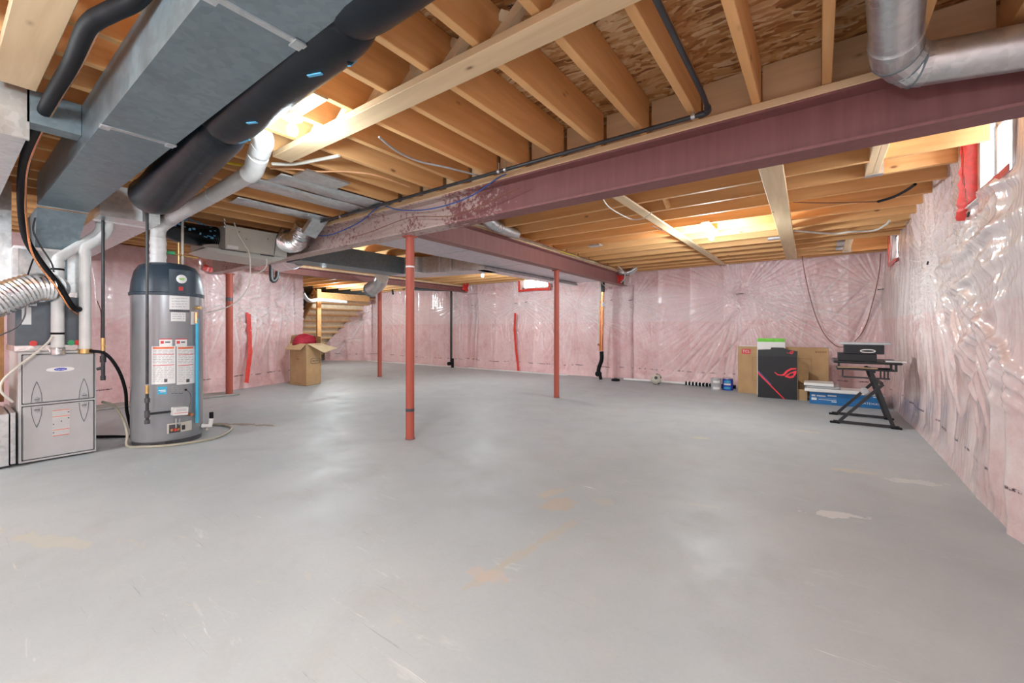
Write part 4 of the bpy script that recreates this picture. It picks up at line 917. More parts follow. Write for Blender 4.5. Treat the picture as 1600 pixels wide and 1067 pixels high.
# hoses on the floor
tag(MB().tube([P(140, 548, x=-5.0), P(165, 553, x=-4.97), P(185, 578, x=-5.0), P(196, 610, x=-5.1), P(198, 640, x=-5.2), P(203, 668, x=-5.3)+Vector((0, 0, .03)), (-5.45, 1.12, .02), (-5.6, 1.0, .014), (-5.8, .84, .014)], .013, 10).go('rubber_hose', M['rubber'], None, True), 'black rubber hose curving down from the gas pipe to the floor behind the furnace', 'hose')
fh = [P(160, 628, x=-5.3), P(178, 634, x=-5.2), P(192, 655, x=-5.1), P(199, 678, x=-5.05), Vector((-5.02, 1.005, .015)), P(225, 698, z=.012), P(262, 696, z=.012), P(300, 691, z=.012), P(340, 683, z=.012), P(362, 670, z=.012), P(350, 664, z=.012), P(322, 664, z=.02), Vector((dv.x-.02, dv.y-.02, .08))]
tag(MB().tube(fh, .012, 10).go('garden_hose', M['hose'], None, True), 'beige drain hose looping on the floor around the water heater', 'hose')
tag(MB().box((-8.05, .7, 0), (-7.6, 2.9, .025), .01).go('concrete_ledge', M['concrete_grey']), 'rough grey concrete ledge on the floor under the left pink wall', 'ledge')

# ---------------------------------------------------------------- bulbs
LB = {0: 'bare bulb glowing under the joists beside the fat white pipe', 1: 'bare bulb shining in front of the grey rear duct',
      2: 'bare bulb under the rear joists left of the small far window', 3: 'bare bulb among the right bay joists between the two boards', 4: None, 5: None, 6: None}
for i, (p, e) in enumerate(BULBS_AND_FILL):
    if LB[i] is None: continue
    b_ = thing('light_bulb', LB[i], 'light bulb', (p[0], p[1], p[2]))
    MB().lathe([(.052, .06), (.055, .075), (.055, .098)], p, n=24).go('porcelain_base', M['trim_white'], b_, True)
    MB().lathe([(.016, .028), (.016, .062)], p, n=16).go('screw_cap', GV, b_, True)
    MB().lathe([(.006, -.035), (.020, -.028), (.029, -.010), (.030, .004), (.024, .018), (.016, .030)], p, n=20).go('glass_globe', M['bulb_glow'], b_, True)
    if p[1] < 2.6: xs = sorted(jx); lo_ = max(x for x in xs if x < p[0]); hi_ = min(x for x in xs if x > p[0]); MB().box((lo_-.02, p[1]-.04, JB-.012), (hi_+.02, p[1]+.04, JB-.001)).go('mounting_board', M['plank_wood'], b_)
    else: MB().box((p[0]-.04, p[1]-.36, JB-.012), (p[0]+.04, p[1]+.36, JB-.001)).go('mounting_board', M['plank_wood'], b_)
    MB().lathe([(.05, .098), (.05, JB-.012-p[2])], p, n=12).go('octagon_box', GV, b_)

# ---------------------------------------------------------------- rear left: stairs seen from behind, framing
XS = -13.0
stp = thing('staircase', 'unpainted wooden stairs seen from behind in the far left opening', 'stairs', (-13, 7, 0))
ya, yb = P(468, 500, x=XS).y, P(566, 500, x=XS).y
for i in range(11):
    x = -14.3+.19*i; MB().box((x, ya, .02+.19*i), (x+.025, yb, .19*(i+1)-.012)).go('riser', M['pale_wood'], stp)
    MB().box((x, ya, .19*(i+1)-.012), (x+.24, yb, .19*(i+1)+.018)).go('tread', M['joist_wood'], stp)
for y in (ya+.02, yb): MB().bar((-14.2, y, .12), (-12.1, y, 2.2), .04, .22).go('stringer', M['dark_wood'], stp)
XH = -12.0
a0 = P(494, 456, x=XH); a1 = P(500, 456, x=XH); b0_ = P(574, 456, x=XH); zh = P(500, 467, x=XH).z
tag(MB().box((XH, a0.y, 0), (XH+.07, a1.y, 2.26)).go('wooden_post', M['joist_wood']), 'plain wooden stud post at the left of the stair opening', 'post')
tag(MB().box((XH+.005, a1.y, zh), (XH+.05, b0_.y+.05, a0.z)).go('header_board', M['joist_wood']), 'horizontal wooden header across the stair opening above the grey pipe', 'board')
tag(MB().tube([P(470, 452, x=-10.8), P(478, 466, x=-10.9), P(486, 470, x=-11), P(500, 468.5, x=-11.5), P(541, 472, x=-11.6)], .05, 12, sub=3).go('grey_pipe', M['pvc_grey'], None, True), 'light grey pipe under the wooden header at the stair opening', 'pipe')
tag(MB().tube([P(430, 428, x=-9), P(455, 444, x=-9.2), P(474, 457, x=-9.5)], .035, 10, False).go('drain_pipe', M['black_pipe'], None, True), 'black drain pipe slanting down above the left pink wall', 'pipe')
t_ = thing('drain_trap', 'small black u-shaped drain trap under the beige ventilation box', 'pipe', (-7, 3, 1.9))
MB().tube([P(424, 395, x=-7.4), P(424, 433, x=-7.4), P(428, 439, x=-7.4), P(433, 433, x=-7.4), P(434, 424, x=-7.4)], .035, 10, sub=3).go('bend', M['black_pipe'], t_, True)
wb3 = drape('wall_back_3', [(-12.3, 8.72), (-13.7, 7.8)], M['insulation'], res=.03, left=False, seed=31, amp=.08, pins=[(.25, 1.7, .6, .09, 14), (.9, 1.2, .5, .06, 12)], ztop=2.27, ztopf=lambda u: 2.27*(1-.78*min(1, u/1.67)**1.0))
wb3.data.flip_normals()

# ---------------------------------------------------------------- tape strips on the walls
def strip_thing(pts, wd, n, label, mat='red_tape', seed=0):
    o = tape(pts, wd, n, M[mat], None, 'tape_strip', seed, .0); return tag(o, label, 'tape')
yF = FY-.09
strip_thing([P(805, 489, y=yF), P(804, 515, y=yF), P(806, 545, y=yF), P(810, 579, y=yF)], .065, (0, -1, 0), 'long red tape strip on the far pink wall left of the rear red post', seed=61)
strip_thing([P(388, 488, x=-8.43), P(390, 520, x=-8.42), P(391, 550, x=-8.36), P(385, 598, x=-8.20)], .085, (1, .3, 0), 'long red tape strip on the left pink wall beside the open cardboard box', seed=62)
strip_thing([P(318, 417, x=-8.2), P(335, 424, x=-8.2), P(352, 424, x=-8.2)], .10, (1, 0, 0), 'short red tape patch high on the left pink wall', seed=63)
def tape_knot(px_, py_, y, s, label, seed):
    rn = random.Random(seed); c = P(px_, py_, y=y); m = MB()
    for k in range(9):
        d = Vector((rn.uniform(-1, 1), rn.uniform(-.4, .2), rn.uniform(-1, .9))).normalized()*s; m.bar(c-d*rn.uniform(.2, .7), c+d, .05*s/.1, .006, (0, 1, .2))
    tag(m.go('tape_wrap', M['red_tape']), label, 'tape')['kind'] = 'stuff'
tape_knot(967, 436, 8.25, .11, 'crumpled red tape at the wall end of the dark beam', 3)
tape_knot(728, 449, 8.4, .12, 'crumpled red tape at the wall end of the shallow rear beam', 5)
# ---------------------------------------------------------------- wall pipes
bp = thing('drain_stack', 'black plastic waste pipe standing by the far pink wall behind the front post', 'pipe', (-8.6, 8.5, 0))
yb_ = 8.50
MB().tube([P(705, 455, y=yb_), P(705, 566, y=yb_)], .033, 14, False).go('stack', M['black_pipe'], bp, True)
MB().lathe([(.05, -.04), (.05, .05)], P(702, 568, y=yb_), (0, 1, 0), 16).go('cleanout', M['rubber'], bp, True)
MB().tube([P(707, 560, y=yb_), Vector((P(707, 560, y=yb_).x, yb_, 0))], .04, 12, False).go('foot', M['rubber'], bp, True)
MB().tube([P(612, 446, y=yb_-.3), P(640, 451, y=yb_-.2), P(705, 453, y=yb_)], .04, 12, sub=3).go('branch', M['black_pipe'], bp, True)
MB().tube([P(612, 446, y=yb_-.3), P(614, 460, y=yb_-.3)], .03, 10, False).go('stub', M['black_pipe'], bp, True)
cs = thing('copper_stack', 'thick copper drain pipe with black ends standing at the far wall by the beam end', 'pipe', (-3.8, 8.3, 0)); yc = 8.33
def pc(a, b, y=yc): return P(a, b, y=y)
MB().tube([pc(942, 433), pc(942, 456)], .040, 14, False).go('top_sleeve', M['black_pipe'], cs, True)
MB().tube([pc(941.5, 456), pc(940, 548)], .034, 14, False).go('copper_tube', M['copper'], cs, True)
MB().tube([pc(938.5, 470), pc(937, 548)], .014, 10, False).go('copper_tube', M['copper'], cs, True)
MB().tube([pc(942, 472), pc(942, 479)], .037, 12, False).go('paper_tag', M['white_print'], cs, True)
MB().tube([pc(942, 481), pc(942, 482)], .038, 12, False).go('yellow_band', M['cable_yellow'], cs, True)
MB().tube([pc(940, 549), pc(940, 562), pc(936, 574), pc(934.5, 583)], .042, 14, sub=4).go('rubber_bend', M['rubber'], cs, True)
MB().lathe([(.055, -.05), (.055, .05)], pc(935, 584), (0, 1, 0), 16).go('cleanout', M['rubber'], cs, True)
MB().tube([pc(937, 584), Vector((pc(939, 584).x, yc, 0))], .035, 12, False).go('foot', M['rubber'], cs, True)
MB().tube([pc(937.5, 540), pc(934, 538)], .022, 10, False).go('copper_valve', M['copper'], cs, True)
cb = tag(MB().tube([P(958, 409, y=7.6), P(974, 424, y=8.0), P(976, 434, y=8.2), P(968, 442, y=8.25), P(944, 446, y=8.28), P(940, 437, y=8.28), P(937, 450, y=8.3), P(935, 500, y=8.3), P(934, 535, y=8.3)], .010, 8).go('white_cable', M['cable_white'], None, True), 'white cable looping off the beam end and down beside the copper pipe', 'cable')
fe = thing('foil_elbow', 'small silver foil elbow under the joists at the end of the long beam', 'flexible duct', (-3.3, 8.3, 2.2))
MB().tube([P(966, 412, y=8.1), P(967, 421, y=8.1), P(974, 426, y=8.2), P(985, 424, y=8.3), P(996, 415, y=8.4)], .065, 16, rib=.006, ribl=.02).go('hose_wall', FO, fe, True)
cp = thing('floor_cap', 'small black cap sunk beside the far wall right of the copper pipe', 'cap', (-3.4, 8.2, 0)); c_ = P(962, 595, z=0)
MB().lathe([(.085, 0), (.085, .035), (.06, .045)], c_, n=20).go('cap', M['rubber'], cp, True); MB().lathe([(.03, .045), (.03, .06)], c_, n=12).go('nut', M['steel_dark'], cp, True)
# drain hose along the foot of the far wall
tag(MB().tube([P(975, 592, y=8.42)-Vector((0, 0, 0)), (-2.9, 8.42, .035), (-2.05, 8.41, .035)], .022, 10, False).go('white_pipe', M['trim_white'], None, True), 'thin white pipe lying along the foot of the far wall by the ball', 'pipe')
dp = thing('drain_hose', 'black corrugated hose with white bands lying along the far wall by the ball', 'hose', (-1.8, 8.4, 0))
MB().tube([(-2.05, 8.41, .04), (-1.2, 8.38, .04)], .034, 14, False, rib=.006, ribl=.03).go('hose_wall', M['rubber'], dp, True)
for k in range(13): MB().tube([(-2.02+.062*k, 8.41-.0015*k, .04), (-1.996+.062*k, 8.41-.0015*k, .04)], .041, 12, False).go('white_band', M['trim_white'], dp, True)
bl = thing('soccer_ball', 'worn cream and black football on the floor at the far wall', 'ball', (-2.55, 8.22, 0))
import bmesh
bm = bmesh.new(); bmesh.ops.create_uvsphere(bm, u_segments=28, v_segments=18, radius=.105); me = bpy.data.meshes.new('ball_skin'); bm.to_mesh(me); bm.free(); me.materials.append(M['ball']); me.polygons.foreach_set('use_smooth', [True]*len(me.polygons))
bs = bpy.data.objects.new('ball_skin', me); COL.objects.link(bs); bs.parent = bl; bs.location = (0, 0, .103)
for i, (px_, c1_, c2_, lb) in enumerate(((1119, 'light_grey', 'white_print', 'light grey paint tin by the far wall, the left of two'), (1137, 'ink_blue', 'sky_blue', 'dark blue paint tin by the far wall beside the cardboard boxes'))):
    c_ = P(px_, 609, z=0); k = thing('paint_tin', lb, 'tin', c_)
    MB().lathe([(.085, 0), (.085, .20)], c_, n=24).go('tin_body', M[c1_], k, True); MB().lathe([(.088, .196), (.088, .206), (.075, .208)], c_, n=24).go('lid', GV, k, True)
    for (z0, z1, mt) in ((.02, .06, c2_), (.09, .12, 'white_print' if i else 'print_grey'), (.13, .17, c2_)):
        v = []; f = []
        for j in range(9):
            a = -2.2+j*.17+(.0 if i else .2); v += [(c_.x+.0865*math.cos(a), c_.y+.0865*math.sin(a), z0), (c_.x+.0865*math.cos(a), c_.y+.0865*math.sin(a), z1), (c_.x+.0855*math.cos(a), c_.y+.0855*math.sin(a), z1), (c_.x+.0855*math.cos(a), c_.y+.0855*math.sin(a), z0)]
        for j in range(8):
            for q_ in range(4): f.append((j*4+q_, j*4+4+q_, j*4+4+(q_+1) % 4, j*4+(q_+1) % 4))
        mk('label_print', v, f, M[mt], k)

# ---------------------------------------------------------------- boxes at the far right
CB = M['cardboard']
tb = thing('cardboard_box', 'large flat brown cardboard box with a red label leaning at the far wall', 'box', (-.5, 8.05, 0)); y0 = 7.97
xa, xb = P(1153, 580, y=y0).x, P(1295, 580, y=y0).x; zt = P(1160, 541, y=y0).z
MB().box((xa, y0, 0), (xb, y0+.16, zt), .004).go('carton', CB, tb)
MB().box((xa+.02, y0+.03, zt-.001), (xa+.28, y0+.12, zt+.012)).go('foam_edge', M['foam_white'], tb)
la, lb_ = P(1159, 545, y=y0), P(1173, 553, y=y0)
MB().box((la.x, y0-.002, lb_.z), (lb_.x, y0, la.z)).go('red_label', M['print_red'], tb); text('TCL', .062, M['white_print'], tb, ((la.x+lb_.x)/2, y0-.003, (la.z+lb_.z)/2), (math.pi/2, 0, 0))
def outline(x0_, x1_, z0_, z1_, y, par, mat='cardboard_dark', w_=.005):
    m = MB()
    for a, b in (((x0_, z0_), (x0_, z1_)), ((x1_, z0_), (x1_, z1_)), ((x0_, z0_), (x1_, z0_)), ((x0_, z1_), (x1_, z1_))): m.bar((a[0], y, a[1]), (b[0], y, b[1]), w_, .002, (0, 1, 0))
    m.go('cut_line', M[mat], par)
plain('cardboard_dark', (.30, .18, .08), .8)
a_, b_ = P(1176, 558, y=y0), P(1268, 600, y=y0); outline(a_.x, b_.x, b_.z, a_.z, y0-.001, tb)
for k in range(5): p = P(1274+3.6*k, 550, y=y0); MB().box((p.x, y0-.002, p.z-.012), (p.x+.022, y0, p.z+.012)).go('symbol', M['cardboard_dark'], tb)
xb2 = thing('game_box', 'white box with a bright green top edge standing behind the black box', 'box', (-.6, 7.9, 0))
c0, c1_ = P(1183, 541, y=7.84), P(1227, 529, y=7.84)
MB().box((c0.x, 7.84, 0), (c1_.x, 7.94, c1_.z-.055), .003).go('carton', M['white_plastic'], xb2); MB().box((c0.x+.005, 7.84, c1_.z-.055), (c1_.x-.01, 7.94, c1_.z)).go('green_band', M['lime'], xb2)
rg_ = thing('computer_box', 'black cardboard box with a red eye emblem and a red diagonal stripe', 'box', (-.55, 7.7, 0)); yr = 7.62
c0, c1_ = P(1184, 618, y=yr), P(1246, 556, y=yr); r0, r1 = c0.x, c1_.x; zt = P(1215, 557, y=yr).z; zt2 = P(1215, 545, y=yr).z
MB().box((r0, yr+.002, 0), (r1+.005, yr+.20, zt)).go('carton', CB, rg_); MB().box((r0, yr-.002, 0), (r1, yr+.001, zt)).go('printed_front', M['black_box'], rg_)
MB().prism([(r0, yr, zt), (r1, yr, zt), (r1, yr+.01, zt2-.03), (r1-.13, yr+.012, zt2-.005), (r1-.18, yr+.014, zt2+.02), (r0+.18, yr+.014, zt2+.02), (r0+.17, yr+.012, zt2-.01), (r0, yr+.01, zt2-.02)], (0, .004, 0)).go('raised_flap', M['black_box'], rg_)
MB().prism([(r1+.006, yr+.02, zt-.02), (r1+.14, yr+.06, zt-.12), (r1+.13, yr+.07, zt-.44), (r1+.006, yr+.02, .30)], (0, .006, 0)).go('side_flap', M['cardboard_dark'], rg_)
MB().box((r1+.006, yr+.05, 0), (r1+.12, yr+.16, .16)).go('side_flap', CB, rg_)
W_ = r1-r0
def R2(u, v): return Vector((r0+W_*u, yr-.003, zt*v))
MB().prism([R2(.0, .62), R2(.0, .57), R2(.66, 0), R2(.70, 0)], (0, -.001, 0)).go('diagonal_stripe', M['neon_red'], rg_)
MB().prism([R2(.0, .66), R2(.0, .62), R2(.34, .32), R2(.36, .33)], (0, -.0012, 0)).go('violet_stripe', M['purple'], rg_)
NR = M['neon_red']
def eye(cx, cz, s, par):
    def E(pts, nm='emblem'): MB().prism([Vector((cx+s*a, yr-.003, cz+s*b)) for a, b in pts], (0, -.0015, 0)).go(nm, NR, par)
    E([(-1.0, .12), (-.85, .10), (-.62, -.10), (-.40, -.10), (-.20, -.05), (.10, .35), (.50, .62), (1.0, .66), (.95, .52), (.55, .45), (.25, .22), (-.08, -.22), (-.35, -.24), (-.68, -.20)])
    E([(.02, -.20), (.40, .12), (.72, .30), (1.0, .42), (.98, .08), (.72, -.36), (.40, -.46), (-.02, -.32)])
    MB().prism([Vector((cx+s*a, yr-.0046, cz+s*b)) for a, b in [(.20, -.22), (.48, .04), (.74, .12), (.70, -.10), (.48, -.24)]], (0, -.001, 0)).go('emblem_gap', M['black_box'], par)
eye(r0+W_*.70, zt*.60, .145, rg_)
eye(r0+W_*.82, zt+.065, .045, rg_)
bb = thing('blue_box', 'long low blue box with white lettering on the floor under the folding desk riser', 'box', (.3, 7.6, 0)); yq = 7.42
c0, c1_ = P(1265, 630, y=yq), P(1392, 638, y=yq); zb_ = P(1300, 613, y=yq).z
MB().box((c0.x, yq, 0), (.70, yq+.46, zb_), .004).go('carton', M['blue_box'], bb); MB().box((c0.x-.002, yq-.002, zb_-.012), (.702, yq+.462, zb_+.001)).go('rim', M['light_grey'], bb)
rn = random.Random(4)
for (a, b, c, d) in ((1268, 616, 1274, 619), (1276, 617, 1290, 620), (1293, 617, 1307, 620), (1268, 620.5, 1276, 625), (1279, 621.5, 1307, 623.5), (1279, 624.2, 1307, 625.6), (1299, 627, 1307, 629), (1364, 620, 1370, 621.5), (1373, 621, 1377, 623)):
    p0, p1_ = P(a, b, y=yq), P(c, d, y=yq); MB().box((p0.x, yq-.003, p1_.z), (p1_.x, yq-.001, p0.z)).go('print_block', WP, bb)
text('GATEWAY', .042, WP, bb, P(1360, 631, y=yq)+Vector((0, -.003, 0)), (math.pi/2, 0, 0))
for (a, b, c, y_, h_, lb, mt) in ((1257, 1351, 606, 7.34, .045, 'long flat white board lying on the blue box', 'white_plastic'), (1260, 1312, 600.5, 7.40, .03, 'thin white booklet between the long board and the short panel', 'light_grey'), (1256, 1303, 597, 7.38, .04, 'short white board on top of the pile on the blue box', 'white_plastic')):  # plain flat white boards and a thin booklet, piled up
    p0, p1_ = P(a, c, y=y_), P(b, c, y=y_)
    z0 = {606: zb_+.002, 600.5: zb_+.049, 597: zb_+.081}[c]
    tag(MB().box((p0.x, y_, z0), (p1_.x, y_+.38, z0+h_-.001), .004).go('flat_board' if mt != 'light_grey' else 'booklet', M[mt]), lb, 'board' if mt != 'light_grey' else 'booklet')
# folding desk riser
dk = thing('desk_riser', 'black folding desk riser on crossed metal legs by the right wall', 'desk riser', (.4, 6.2, 0)); BM_ = M['black_metal']
ya_, yb2 = 6.03, 6.62
n0, n1 = P(1302, 659, z=.02), P(1407, 670, z=.02); f0, f1 = P(1301, 644, z=.02), P(1394, 651, z=.02)
def lg(a, b, w_=.03, nm='leg'): MB().bar(a, b, w_, w_*.8, (0, 1, 0)).go(nm, BM_, dk)
lg((n0.x, ya_, .02), (n1.x, ya_, .02), .028, 'base_rail'); lg((n0.x, yb2, .02), (n1.x, yb2, .02), .028, 'base_rail')
for y_ in (ya_, yb2):
    for xx in (n0.x+.01, n1.x-.03): MB().box((xx-.04, y_-.03, 0), (xx+.05, y_+.03, .018), .004).go('foot', M['rubber'], dk)
def nz_(a, b, y): return P(a, b, y=y)
for y_ in (ya_, yb2):
    dy = 0 if y_ == ya_ else 1
    lg(Vector((n0.x+.06, y_, .03)), Vector((P(1380, 588, y=ya_).x, y_, .47)), .03)
    lg(Vector((n1.x-.05, y_+.012, .03)), Vector((P(1364, 577, y=ya_).x-.02, y_+.012, .62)), .034)
lg((P(1378, 590, y=ya_).x, ya_, .47), (P(1378, 590, y=ya_).x, yb2, .47), .03, 'cross_bar'); lg((P(1366, 578, y=ya_).x, ya_, .60), (P(1366, 578, y=ya_).x, yb2, .60), .03, 'cross_bar')
MB().lathe([(.035, -.02), (.035, .02)], (P(1350, 610, y=ya_).x, ya_-.02, P(1350, 610, y=ya_).z), (0, 1, 0), 20).go('pivot_disc', M['light_grey'], dk, True)
tz = P(1350, 567, y=ya_-.05).z
txa, txb = P(1302, 567, y=ya_-.05).x, min(.755, P(1411, 567, y=ya_-.05).x)
MB().box((txa, ya_-.06, tz-.012), (txb, yb2+.06, tz+.012), .010).go('desktop', BM_, dk)
MB().box((txa+.03, ya_-.05, tz-.085), (txb-.06, ya_+.25, tz-.066), .005).go('keyboard_tray', BM_, dk)
for xx in (txa+.04, txb-.10, txb-.06): MB().box((xx, ya_-.03, tz-.085), (xx+.02, ya_, tz)).go('tray_bracket', BM_, dk)
lg((txa+.09, ya_-.02, tz-.165), (txb-.10, ya_-.02, tz-.165), .016, 'lower_bar')
for xx in (txa+.085, txb-.145, txb-.115, txb-.175): lg((xx, ya_-.02, tz-.165), (xx, ya_-.02, tz-.08), .014, 'strut')
tag(MB().tube([(txa+.04, ya_-.03, tz-.058), (txa+.20, ya_-.02, tz-.056), (txb-.2, ya_-.02, tz-.060)], .007, 8).go('wooden_stick', M['plank_wood'], None, True), 'thin wooden stick lying in the tray of the desk riser', 'stick')
zt_ = tz+.0125; ys = ya_-.02
def bxpx(a, b, h_, z, dep, nm, mt, lb, cat, par=None):
    p0, p1_ = P(a, 550, y=ys), P(b, 550, y=ys); return MB().box((p0.x, ys, z), (p1_.x, ys+dep, z+h_), .004)
s1_ = thing('storage_box', 'lower black fabric storage box on the desk riser', 'box', (.3, ys, zt_)); bxpx(1310, 1370, .082, zt_, .36, '', '', '', '').go('box_body', M['black_box'], s1_)
s2_ = thing('storage_box', 'upper black fabric storage box with a pale oval handle on the desk riser', 'box', (.3, ys, zt_+.083)); bxpx(1320, 1382, .10, zt_+.083, .36, '', '', '', '').go('box_body', M['black_box'], s2_)
hc = P(1356, 548.5, y=ys-.002); hp = []
for i in range(24):
    a = 2*math.pi*i/24; hp.append(hc+Vector((.05*math.cos(a)*(1 if abs(math.cos(a)) > .5 else 1), 0, .015*math.sin(a)))+Vector((.012*math.copysign(1, math.cos(a)), 0, 0)))
MB().tube(hp+[hp[0]], .0045, 8, False).go('handle_ring', M['trim_white'], s2_, True)
tag(bxpx(1313, 1392, .022, zt_+.1845, .34, '', '', '', '').go('grey_lid', M['light_grey']), 'flat grey lid lying on top of the black storage boxes', 'tray')  # loose grey lid laid flat on the storage boxes
p0 = P(1384, 564, y=ys); tag(MB().box((p0.x, ys, zt_), (.745, ys+.22, zt_+.012), .003).go('paper_stack', M['white_print']), 'thin white papers at the right end of the desk riser', 'papers')
tag(MB().tube([P(1252, 392, y=8.5), P(1258, 430, y=8.52), P(1270, 480, y=8.54), P(1285, 517, y=8.55), P(1303, 538, y=8.55), P(1318, 542, y=8.55), P(1336, 533, y=8.55), P(1352, 510, y=8.54), P(1364, 470, y=8.54), P(1373, 430, y=8.5), P(1376, 396, y=8.45)], .006, 8).go('hanging_cord', M['cable_brown'], None, True), 'thin dark cord hanging in a deep loop on the far pink wall', 'cord')

# ---------------------------------------------------------------- open cardboard box at the left wall
ob = thing('cardboard_box', 'tall open brown moving box with loose flaps, standing by the left pink wall', 'box', (-8.1, 4.2, 0))
A_, B_, C_ = [Vector((v[0]*.962, v[1]*.962, 0)) for v in ((-8.62, 4.19), (-8.07, 4.23), (-8.24, 4.63))]; D_ = A_+C_-B_; hb = .79
def wallb(a, b, name='side'):
    MB().prism([a, b, b+Vector((0, 0, hb)), a+Vector((0, 0, hb))], ((B_-A_).cross(Vector((0, 0, 1))).normalized()*-.006) if False else (0, 0, 0.0001)).v
    c = (A_+C_)/2; m = (a+b)/2; n = (c-m).normalized()*.008
    MB().prism([a, b, b+Vector((0, 0, hb)), a+Vector((0, 0, hb))], n).go(name, CB if name == 'side' else M['cardboard_light'], ob)
for a, b in ((A_, B_), (B_, C_), (C_, D_), (D_, A_)): wallb(a, b)
MB().prism([A_, B_, C_, D_], (0, 0, .01)).go('bottom', CB, ob)
Z = Vector((0, 0, 1)); top = Z*hb
oa = (B_-A_).cross(Z).normalized(); ob_n = (C_-B_).cross(Z).normalized()
CL, CI = M['cardboard_light'], M['cardboard_in']
MB().prism([A_+top, B_+top, B_+top+oa*.10-Z*.11-(B_-A_)*.03, A_+top+oa*.10-Z*.11+(B_-A_)*.03], Z*.006).go('flap', CL, ob)
MB().prism([B_+top+(C_-B_)*.1, C_+top, C_+top+ob_n*.26-Z*.10+(C_-B_)*.35, B_+top+ob_n*.24-Z*.17+(C_-B_)*.45], Z*.006).go('flap', CI, ob)
MB().prism([D_+top, A_+top, A_+top+Z*.16+(B_-A_)*.04-oa*.02, D_+top+Z*.19], (B_-A_).normalized()*.005).go('flap', CB, ob)
MB().prism([C_+top, D_+top, D_+top+Z*.18, C_+top+Z*.13], oa*.005).go('flap', M['cardboard_dark'], ob)
m_ = (B_+C_)/2+(C_-B_)*.12+Z*.46
fr2 = (C_-B_).normalized(); pts_ = [m_+fr2*(.13*c)+Z*(.05*s)+ob_n*.003 for c, s in [(math.copysign(abs(math.cos(t*math.pi/10))**.4, math.cos(t*math.pi/10)), math.copysign(abs(math.sin(t*math.pi/10))**.6, math.sin(t*math.pi/10))) for t in range(20)]]
MB().tube(pts_+[pts_[0]], .004, 6, False).go('printed_ring', M['steel_dark'], ob)
text('MAYTAG', .05, M['steel_dark'], ob, m_+ob_n*.004, (math.pi/2, 0, math.atan2(fr2.y, fr2.x)))
m_ = (A_+B_)/2+oa*.002
for (z_, l_) in ((.50, .10), (.04, .22)): MB().bar(m_+Z*z_-(B_-A_).normalized()*l_/2, m_+Z*z_+(B_-A_).normalized()*l_/2, .002, .012).go('print_line', M['cardboard_dark'], ob)
cl = MB(); ca = (A_+D_)/2*.55+(B_+C_)/2*.45; dirn = (C_-B_).normalized()
cl.tube([ca-dirn*.16+Z*(hb-.06), ca-dirn*.1+Z*(hb+.02), ca+Z*(hb+.04), ca+dirn*.12+Z*(hb+.02), ca+dirn*.17+Z*(hb-.05)], [.12, .15, .155, .15, .12], 18)
tag(cl.go('red_blanket', M['red_cloth'], None, True), 'rolled dark red blanket sticking out of the open moving box', 'blanket')

# ---------------------------------------------------------------- pipes and cables under the joists
gp = thing('gas_line', 'long black gas pipe running beside the main beam and turning off between two joists', 'pipe', (-1, 2.45, 2.2))
gy = 2.46; gz = 2.235
e0 = P(1104, 182, z=gz)
MB().tube([(-5.2, gy, gz), (e0.x-.03, gy, gz)], .013, 12, False).go('long_run', M['black_pipe'], gp, True)
MB().tube([(e0.x-.035, gy, gz), (e0.x, gy-.0, gz), (e0.x+.02, gy-.02, gz+.0), (e0.x+.025, gy-.06, gz)], .017, 12, sub=4).go('elbow', M['black_pipe'], gp, True)
MB().tube([(e0.x+.025, gy-.05, gz), (e0.x+.03, gy-.20, gz+.005), (e0.x+.03, .6, gz+.01)], .0125, 12, False).go('branch_run', M['black_pipe'], gp, True)
for (x, y) in ((e0.x-.06, gy), (-1.92, gy), (-1.86, gy), (-4.0, gy)): MB().tube([(x-.01, y, gz), (x+.01, y, gz)], .0165, 12, False).go('pipe_clip', GV, gp, True); MB().bar((x, y, gz), (x, y, JB+.03), .010, .004).go('clip_strap', GV, gp)
def cable(pts, r, mt, label, name='cable'):
    return tag(MB().tube(pts, r, 7).go(name, M[mt], None, True), label, 'cable')
yw = 2.56
cable([P(478, 366, y=yw), P(510, 368, y=yw), P(540, 358, y=yw), P(565, 345, y=yw), P(585, 328, y=yw-.05), P(600, 318, y=yw-.1)], .006, 'cable_blue', 'dark blue cable dipping across the chalky end of the main beam')
cable([P(602, 322, y=yw-.06), P(625, 328, y=yw), P(660, 328, y=yw), P(700, 320, y=yw), P(740, 304, y=yw), P(775, 280, y=yw), P(790, 272, y=yw-.06)], .005, 'cable_blue', 'blue cable sagging over the main beam just right of the front post')
cable([P(545, 372, y=yw), P(580, 362, y=yw), P(640, 340, y=yw), P(700, 338, y=yw), P(740, 326, y=yw), P(815, 292, y=yw)], .0035, 'cable_brown', 'thin brown wire running along the web of the main beam')
zc = JB-.006
cable([P(592, 214, z=zc), P(620, 236, z=zc), P(655, 252, z=zc), P(700, 262, z=zc), P(755, 276, z=zc)], .007, 'light_grey', 'grey-blue cable running across the joists left of the main beam')
cable([P(425, 256, z=zc-.02), P(460, 256, z=zc-.01), P(495, 250, z=zc), P(530, 243, z=zc)], .012, 'cable_white', 'white conduit running off from the fat pipe elbow', 'conduit')
cable([P(340, 250, z=zc-.02), P(365, 256, z=zc-.02), P(392, 260, z=zc-.02)], .010, 'cable_yellow', 'bright yellow cable passing behind the fat white pipe')
cable([P(422, 263, z=zc), P(460, 264, z=zc), P(500, 268, z=zc), P(540, 268, z=zc), P(588, 274, z=zc), P(640, 292, z=zc)], .006, 'cable_orange', 'orange cable running under the joists towards the gas pipe')
zr = JB-.008
cable([P(938, 303, z=zr-.02), P(950, 322, z=zr-.03), P(970, 335, z=zr-.03), P(990, 343, z=zr-.03), P(1008, 340, z=zr-.045), P(1018, 332, z=zr-.02)], .006, 'cable_white', 'pale cable looping under the slanting nailing board by the main beam')
